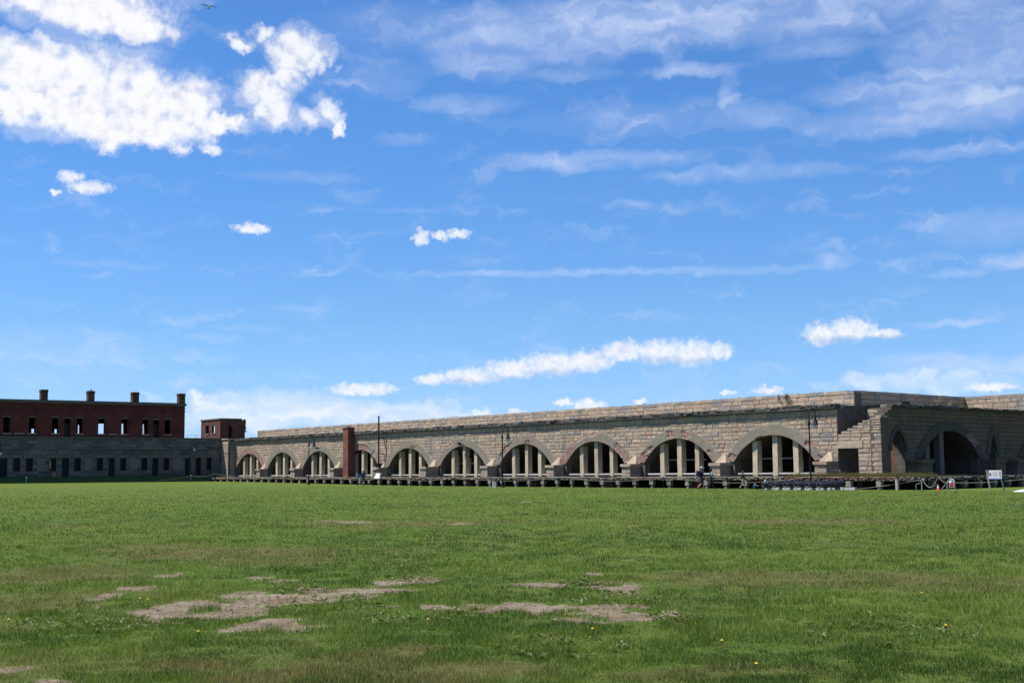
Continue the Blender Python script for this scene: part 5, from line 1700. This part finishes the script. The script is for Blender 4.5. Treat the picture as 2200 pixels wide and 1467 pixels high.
# white sheet lying on the lawn at the right edge
e = empty('white_sheet', 'L', (-45.15, 72.3, 0), 'crumpled white sheet lying on the lawn at the right edge', 'sheet')
V, F = [], []
for i in range(15):
    for j in range(9):
        u, v = i / 14 - .5, j / 8 - .5
        q = max(0, 1 - (u * 2) ** 2) * max(0, 1 - (v * 2) ** 2)
        V.append((-45.15 + u * 1.5, 72.3 + v * 1.0, .012 + .15 * q ** .6 * (.45 + .9 * float(fbm(np.array([u * 4]), np.array([v * 4]), 77, 3)[0]))))
for i in range(14):
    for j in range(8):
        a = i * 9 + j
        F.append((a, a + 9, a + 10, a + 1))
add_mesh('cloth', V, F, M_WHITE, e, tone=.5)

# ------------------------------------------------------------------ dandelions
M_STEM = simple('green_stem', (0.10, 0.14, 0.04), .8)
M_YELLOW = simple('dandelion_yellow', (0.60, 0.40, 0.03), .7, var=.1)
DLAB = ['yellow dandelion just left of the big bare patch, left one of a pair', 'yellow dandelion just left of the big bare patch, right one of a pair', 'yellow dandelion near the left picture edge',
        'yellow dandelion below the big bare patch', 'yellow dandelion between the two bare areas', 'yellow dandelion below the central bare strip', 'yellow dandelion right of centre in the near lawn',
        'yellow dandelion near the bottom edge right of centre', 'yellow dandelion at the lower right of the lawn', 'yellow dandelion in the brownish grass far right']
for (dx_, dy_), dl_ in zip(DANDELION, DLAB):
    z = float(ground_z(np.array([dx_]), np.array([dy_]))[0])
    e = empty('dandelion', 'W', (dx_, dy_, z), dl_, 'flower', 'dandelions in the lawn', rot=random.uniform(0, 6))
    MB().tube([(0, 0, -.01), (.01, 0, .05), (.012, .004, .095)], .003, 5).build('stem', M_STEM, e)
    MB().lathe([(.006, 0), (.014, .006), (.017, .012), (.010, .016), (.004, .024)], (.012, .004, .095), 10).build('flower_head', M_YELLOW, e)
    V, F = [], []
    for q in range(6):
        a = q * 1.05 + random.uniform(-.2, .2); L = random.uniform(.06, .1)
        o = len(V)
        V += [(0, 0, .005), (L * .6 * math.cos(a + .22), L * .6 * math.sin(a + .22), .03), (L * math.cos(a), L * math.sin(a), .025), (L * .6 * math.cos(a - .22), L * .6 * math.sin(a - .22), .03)]
        F += [(o, o + 1, o + 2), (o, o + 2, o + 3)]
    add_mesh('leaf_rosette', V, F, M_WEED, e, tone=.4, extra={'dry': [0.0] * len(V)})

# ------------------------------------------------------------------ light aircraft
AC = Vector((-0.2196, 0.9151, 0.3381)).normalized() * 975 + Vector((0, 0, 1.6))
ac = empty('aircraft', 'W', tuple(AC), 'small high-wing aircraft flying toward the viewer in the sky', 'aircraft', rot=0.0)
# local: +y nose
ac.rotation_euler = (rad(-4), rad(-3), math.atan2(AC.x, -AC.y) + rad(7))
MB().lathe([(.05, -4.4), (.25, -4.2), (.42, -2.0), (.62, -.2), (.66, 1.0), (.58, 2.2), (.45, 2.9), (.18, 3.1)], (0, 0, 0), 14, axis='y').build('fuselage', M_WHITE, ac, smooth=True)
M_UNDERSHADE = simple('underside_shade', (0.03, 0.035, 0.07), .5, var=.1)  # dark blue puts the shadow on the aircraft's underside into the colour
mb = MB()
for s_ in (-1, 1):
    V = [(0, 1.4, .72), (0, -.2, .72), (0, 1.3, .90), (0, -.2, .82), (s_ * 5.5, 1.15, .98), (s_ * 5.5, .05, .98), (s_ * 5.5, 1.1, 1.08), (s_ * 5.5, .05, 1.04)]
    mb.add(V, [(0, 1, 5, 4), (2, 6, 7, 3), (0, 4, 6, 2), (1, 3, 7, 5), (4, 5, 7, 6)])
mb.build('wing', M_UNDERSHADE, ac)
MB().add([(-1.75, -3.7, .12), (1.75, -3.7, .12), (1.5, -4.6, .12), (-1.5, -4.6, .12), (-1.75, -3.7, .22), (1.75, -3.7, .22), (1.5, -4.6, .2), (-1.5, -4.6, .2)], [(0, 1, 2, 3), (7, 6, 5, 4), (0, 4, 5, 1), (1, 5, 6, 2), (2, 6, 7, 3), (3, 7, 4, 0)]).build('tailplane', M_UNDERSHADE, ac)
MB().add([(-.05, -3.2, .2), (.05, -3.2, .2), (.05, -4.5, .2), (-.05, -4.5, .2), (-.04, -4.2, 1.5), (.04, -4.2, 1.5), (.04, -4.8, 1.5), (-.04, -4.8, 1.5)], [(0, 1, 2, 3), (7, 6, 5, 4), (0, 4, 5, 1), (1, 5, 6, 2), (2, 6, 7, 3), (3, 7, 4, 0)]).build('fin', M_WHITE, ac)
for s_ in (-1, 1):
    MB().tube([(s_ * .5, .6, -.4), (s_ * 2.6, .6, .85)], .06, 6).build('strut', M_UNDERSHADE, ac)
    MB().tube([(s_ * .3, .2, -.5), (s_ * 1.1, .2, -1.1)], .06, 6).build('landing_leg', M_UNDERSHADE, ac)
    MB().tube([(s_ * 1.04, .2, -1.15), (s_ * 1.2, .2, -1.15)], .22, 12).build('wheel', M_BLACK, ac)
MB().tube([(0, 2.6, -.3), (0, 2.6, -1.1)], .05, 6).build('landing_leg', M_UNDERSHADE, ac)
MB().tube([(-.07, 2.6, -1.15), (.07, 2.6, -1.15)], .19, 12).build('wheel', M_BLACK, ac)
MB().box(-.06, .06, 3.12, 3.18, -.95, .95).build('propeller', M_BLACK, ac)
MB().box(-.45, .45, 1.2, 1.9, .45, .74).build('windscreen', M_DARKGLASS, ac)

# ------------------------------------------------------------------ people
PENDING = []
STAND = dict(pelvis=(0, 0, .94, .135), spine=(0, 0, 1.14, .12), chest=(0, .01, 1.34, .145), neck=(0, .0, 1.475, .058), chin=(0, .02, 1.545, .078), head=(0, .015, 1.62, .094), crown=(0, .0, 1.69, .066), nose=(0, .105, 1.60, .014),
             sl=(-.175, 0, 1.41, .066), el=(-.235, -.02, 1.14, .047), wl=(-.245, .06, .90, .033), pl=(-.245, .075, .83, .034),
             sr=(.175, 0, 1.41, .066), er=(.235, -.02, 1.14, .047), wr=(.245, .06, .90, .033), pr=(.245, .075, .83, .034),
             hl=(-.095, 0, .88, .098), kl=(-.10, .02, .50, .062), al=(-.10, -.01, .10, .043), tl=(-.11, .15, .045, .038),
             hr=(.095, 0, .88, .098), kr=(.10, .02, .50, .062), ar=(.10, -.01, .10, .043), tr=(.11, .15, .045, .038))
LINKS = [('pelvis', 'spine', 'hips'), ('spine', 'chest', 'torso'), ('chest', 'neck', 'torso'), ('neck', 'chin', 'skin'), ('chin', 'head', 'skin'), ('head', 'crown', 'skin'), ('head', 'nose', 'skin'),
         ('chest', 'sl', 'torso'), ('sl', 'el', 'upper'), ('el', 'wl', 'fore'), ('wl', 'pl', 'skin'), ('chest', 'sr', 'torso'), ('sr', 'er', 'upper'), ('er', 'wr', 'fore'), ('wr', 'pr', 'skin'),
         ('pelvis', 'hl', 'thigh'), ('hl', 'kl', 'thigh'), ('kl', 'al', 'calf'), ('al', 'tl', 'shoe'), ('pelvis', 'hr', 'thigh'), ('hr', 'kr', 'thigh'), ('kr', 'ar', 'calf'), ('ar', 'tr', 'shoe')]


def person(x, y, h, rot, label, pose, dress, z=None):
    X = to_world('L', (x, y, 0))
    z = gnd_L(x, y) if z is None else z
    e = empty('person', 'W', (X[0], X[1], z), label, 'person', rot=rot)
    J = dict(STAND); J.update(pose)
    k_ = h / 1.75
    names = list(J)
    V = [Vector(J[n][:3]) * k_ for n in names]; R = [J[n][3] * k_ for n in names]
    E = [(names.index(a), names.index(b_)) for a, b_, _ in LINKS]; lab = [c_ for _, _, c_ in LINKS]
    for side, sg in (('l', -1), ('r', 1)):            # five fingers, curled a little
        w = V[names.index('w' + side)]; p_ = V[names.index('p' + side)]
        d = (p_ - w).normalized(); acr = d.cross(Vector((sg, 0, 0))).normalized() if abs(d.x) < .9 else Vector((0, 1, 0))
        for q in range(5):
            off = (q - 1.5) * .018 if q < 4 else -.035
            L = (.075, .085, .08, .062, .05)[q]
            base = p_ + acr * off * k_ + (d * .0 if q < 4 else -d * .02)
            m1 = base + d * L * .55 * k_ + (acr * -.02 * k_ if q == 4 else Vector((0, 0, 0))); t1 = m1 + d * L * .4 * k_ - Vector((sg, 0, 0)) * .02 * k_
            i0 = len(V); V += [m1, t1]; R += [.010 * k_, .008 * k_]
            E += [(names.index('p' + side), i0), (i0, i0 + 1)]; lab += ['skin', 'skin']
    me = bpy.data.meshes.new('body_skeleton')
    me.from_pydata([tuple(v) for v in V], E, [])
    o = bpy.data.objects.new('body_skeleton', me)
    SKIN_COL.objects.link(o)
    o.modifiers.new('skin', 'SKIN'); sb = o.modifiers.new('sub', 'SUBSURF'); sb.levels = 1; sb.render_levels = 1
    for i, sv in enumerate(me.skin_vertices[0].data):
        sv.radius = (R[i], R[i]); sv.use_root = (i == 0)
    PENDING.append((e, o, V, E, lab, dress))
    hd = V[names.index('head')]; cr_ = V[names.index('crown')]
    return e, hd, cr_, k_


SKIN_COL = bpy.data.collections.new('temporary')
COL.children.link(SKIN_COL)
CLOTH = {}


def cloth(c_):
    if c_ not in CLOTH:
        CLOTH[c_] = simple('cloth_%d' % len(CLOTH), c_, .85, var=.12, scale=20)
    return CLOTH[c_]


def hair(e, hd, k_, col, long=False, cap=None):
    mb = MB()
    prof = [(.02, .108), (.06, .098), (.092, .06), (.104, .01), (.10, -.03), (.085, -.055)]
    if long: prof += [(.085, -.11), (.07, -.19), (.03, -.24)]
    mb.lathe([(r * k_, z * k_) for r, z in prof], (hd[0], hd[1] - .022 * k_, hd[2] + .012 * k_), 14)
    mb.build('hair', cloth(col), e, smooth=True)
    if cap:
        c = MB().lathe([(.02 * k_, .125 * k_), (.07 * k_, .112 * k_), (.108 * k_, .06 * k_), (.114 * k_, .02 * k_)], (hd[0], hd[1] - .008, hd[2] + .012), 14)
        cp = c.build('cap', cloth(cap), e, smooth=True)
        MB().prism([(-.07 * k_, .0), (.07 * k_, .0), (.05 * k_, .012), (-.05 * k_, .012)], hd[1] + .07 * k_, hd[1] + .19 * k_).build('peak', cloth(cap), cp)
        for v in cp.children[0].data.vertices: v.co.z += hd[2] + .03


RIGHT = -math.pi / 2
WALK = dict(kl=(-.10, .17, .53, .062), al=(-.10, .20, .13, .043), tl=(-.11, .35, .10, .036), kr=(.10, -.06, .50, .062), ar=(.10, -.34, .17, .043), tr=(.11, -.24, .06, .036),
            el=(-.235, -.13, 1.16, .047), wl=(-.235, -.12, .90, .033), pl=(-.235, -.10, .83, .034), er=(.235, .07, 1.15, .047), wr=(.235, .22, .95, .033), pr=(.235, .26, .90, .034))
NAVY = (.025, .028, .065)
e, hd, cr_, k_ = person(-69.8, 69.0, 1.72, RIGHT + .15, 'person in white cap, navy top and shorts with backpack, walking', WALK, dict(torso=NAVY, upper=NAVY, fore=NAVY, hips=NAVY, thigh=(.03, .05, .11), calf='skin', shoe=(.12, .12, .13)))
hair(e, hd, k_, (.12, .08, .05), cap=(.75, .73, .68))
mb = MB().box(-.16, .16, -.36, -.15, 1.0, 1.42, j=.02)
mb.box(-.13, .13, -.40, -.36, 1.03, 1.25, j=.015)
mb.build('backpack', cloth((.05, .04, .12)), e)
CROSS = dict(WALK); CROSS.update(el=(-.24, .02, 1.14, .047), wl=(-.04, .20, 1.20, .034), pl=(.04, .22, 1.21, .034), er=(.24, .02, 1.14, .047), wr=(.04, .21, 1.12, .034), pr=(-.04, .23, 1.13, .034))
e, hd, cr_, k_ = person(-69.1, 69.3, 1.62, RIGHT + .1, 'person with dark hair, pale blue sleeves and black trousers, arms folded', CROSS, dict(torso=(.03, .035, .04), upper=(.38, .46, .60), fore=(.38, .46, .60), hips=(.02, .02, .022), thigh=(.015, .015, .017), calf=(.015, .015, .017), shoe=(.45, .25, .2)))
hair(e, hd, k_, (.03, .02, .015), long=True)
e, hd, cr_, k_ = person(-67.5, 71.0, 1.42, RIGHT, 'person in dark green jacket and tan trousers walking behind the cannons', WALK, dict(torso=(.012, .035, .025), upper=(.012, .035, .025), fore=(.012, .035, .025), hips=(.012, .035, .025), thigh=(.38, .29, .21), calf=(.38, .29, .21), shoe=(.5, .48, .46)))
hair(e, hd, k_, (.08, .05, .03))
SQUAT = dict(pelvis=(0, -.12, .24, .14), spine=(0, -.08, .44, .12), chest=(0, .02, .63, .14), neck=(0, .06, .76, .058), chin=(0, .10, .82, .078), head=(0, .10, .90, .094), crown=(0, .08, .97, .066), nose=(0, .19, .88, .014),
             sl=(-.17, .04, .69, .066), sr=(.17, .04, .69, .066), el=(-.22, .22, .50, .047), er=(.22, .22, .50, .047), wl=(-.14, .42, .50, .033), wr=(.14, .42, .50, .033), pl=(-.12, .48, .50, .034), pr=(.12, .48, .50, .034),
             hl=(-.10, -.06, .22, .10), hr=(.10, -.06, .22, .10), kl=(-.15, .30, .42, .062), kr=(.15, .30, .42, .062), al=(-.14, .20, .10, .043), ar=(.14, .20, .10, .043), tl=(-.15, .36, .045, .038), tr=(.15, .36, .045, .038))
BL = (.05, .12, .33)
e, hd, cr_, k_ = person(-65.9, 70.5, 1.05, RIGHT, 'small person in blue crouching beside the leftmost cannon', SQUAT, dict(torso=BL, upper=(.45, .52, .62), fore='skin', hips=BL, thigh=(.03, .04, .12), calf=(.03, .04, .12), shoe=(.05, .05, .06)))
hair(e, hd, k_, (.10, .06, .03))
e, hd, cr_, k_ = person(-64.8, 70.4, 1.25, RIGHT, 'white-haired person in navy sitting in front of the cannons', SQUAT, dict(torso=NAVY, upper=NAVY, fore=NAVY, hips=NAVY, thigh=(.02, .022, .04), calf=(.02, .022, .04), shoe=(.5, .48, .45)))
hair(e, hd, k_, (.62, .58, .50))
LOOK = dict(el=(-.22, .06, 1.15, .047), wl=(-.12, .22, 1.02, .033), pl=(-.08, .27, 1.03, .034))
LB_ = (.22, .34, .52)
e, hd, cr_, k_ = person(-121.6, 69.0, 1.60, RIGHT, 'person in loose light blue shirt and black trousers by the information board', LOOK, dict(torso=LB_, upper=LB_, fore=LB_, hips=LB_, thigh=(.015, .015, .017), calf=(.015, .015, .017), shoe=(.75, .74, .72)))
hair(e, hd, k_, (.05, .04, .03))
WIDE = dict(chest=(0, .01, 1.34, .175), spine=(0, 0, 1.14, .155), pelvis=(0, 0, .94, .155), er=(.27, .06, 1.16, .052), wr=(.20, .24, 1.10, .034), pr=(.16, .28, 1.12, .034), kl=(-.12, .06, .5, .062), al=(-.13, .08, .1, .043), tl=(-.13, .24, .045, .038))
DK = (.014, .018, .022)
e, hd, cr_, k_ = person(-120.8, 69.3, 1.75, -.5, 'tall person in black top and grey shorts beside the blue shirt', WIDE, dict(torso=DK, upper=DK, fore=DK, hips=DK, thigh=(.11, .12, .11), calf='skin', shoe=(.25, .25, .26)))
hair(e, hd, k_, (.06, .045, .035), cap=(.55, .52, .46))

dg = bpy.context.evaluated_depsgraph_get()
dg.update()
for (e, o, V, E, lab, dress) in PENDING:
    me = bpy.data.meshes.new_from_object(o.evaluated_get(dg))
    keys = []
    def slot(c_):
        m_ = M_SKIN if c_ == 'skin' else cloth(c_)
        if m_ not in keys: keys.append(m_)
        return keys.index(m_)
    segs = [(V[a], V[b_], slot(dress.get(l_, 'skin'))) for (a, b_), l_ in zip(E, lab)]
    idx = []
    for p in me.polygons:
        c_ = Vector((0, 0, 0))
        for i in p.vertices: c_ += me.vertices[i].co
        c_ /= len(p.vertices)
        best, bi = 1e9, 0
        for a, b_, s_ in segs:
            ab = b_ - a; t = max(0, min(1, (c_ - a).dot(ab) / max(ab.length_squared, 1e-9)))
            q = (a + ab * t - c_).length_squared
            if q < best: best, bi = q, s_
        idx.append(bi)
    me.materials.clear()
    for m_ in keys: me.materials.append(m_)
    me.polygons.foreach_set('material_index', np.array(idx, np.int32))
    me.polygons.foreach_set('use_smooth', np.ones(len(me.polygons), bool))
    me.name = 'body'
    b_ = bpy.data.objects.new('body', me)
    COL.objects.link(b_); b_.parent = e
for (e, o, *_x) in PENDING:
    me = o.data
    bpy.data.objects.remove(o); bpy.data.meshes.remove(me)
bpy.data.collections.remove(SKIN_COL)
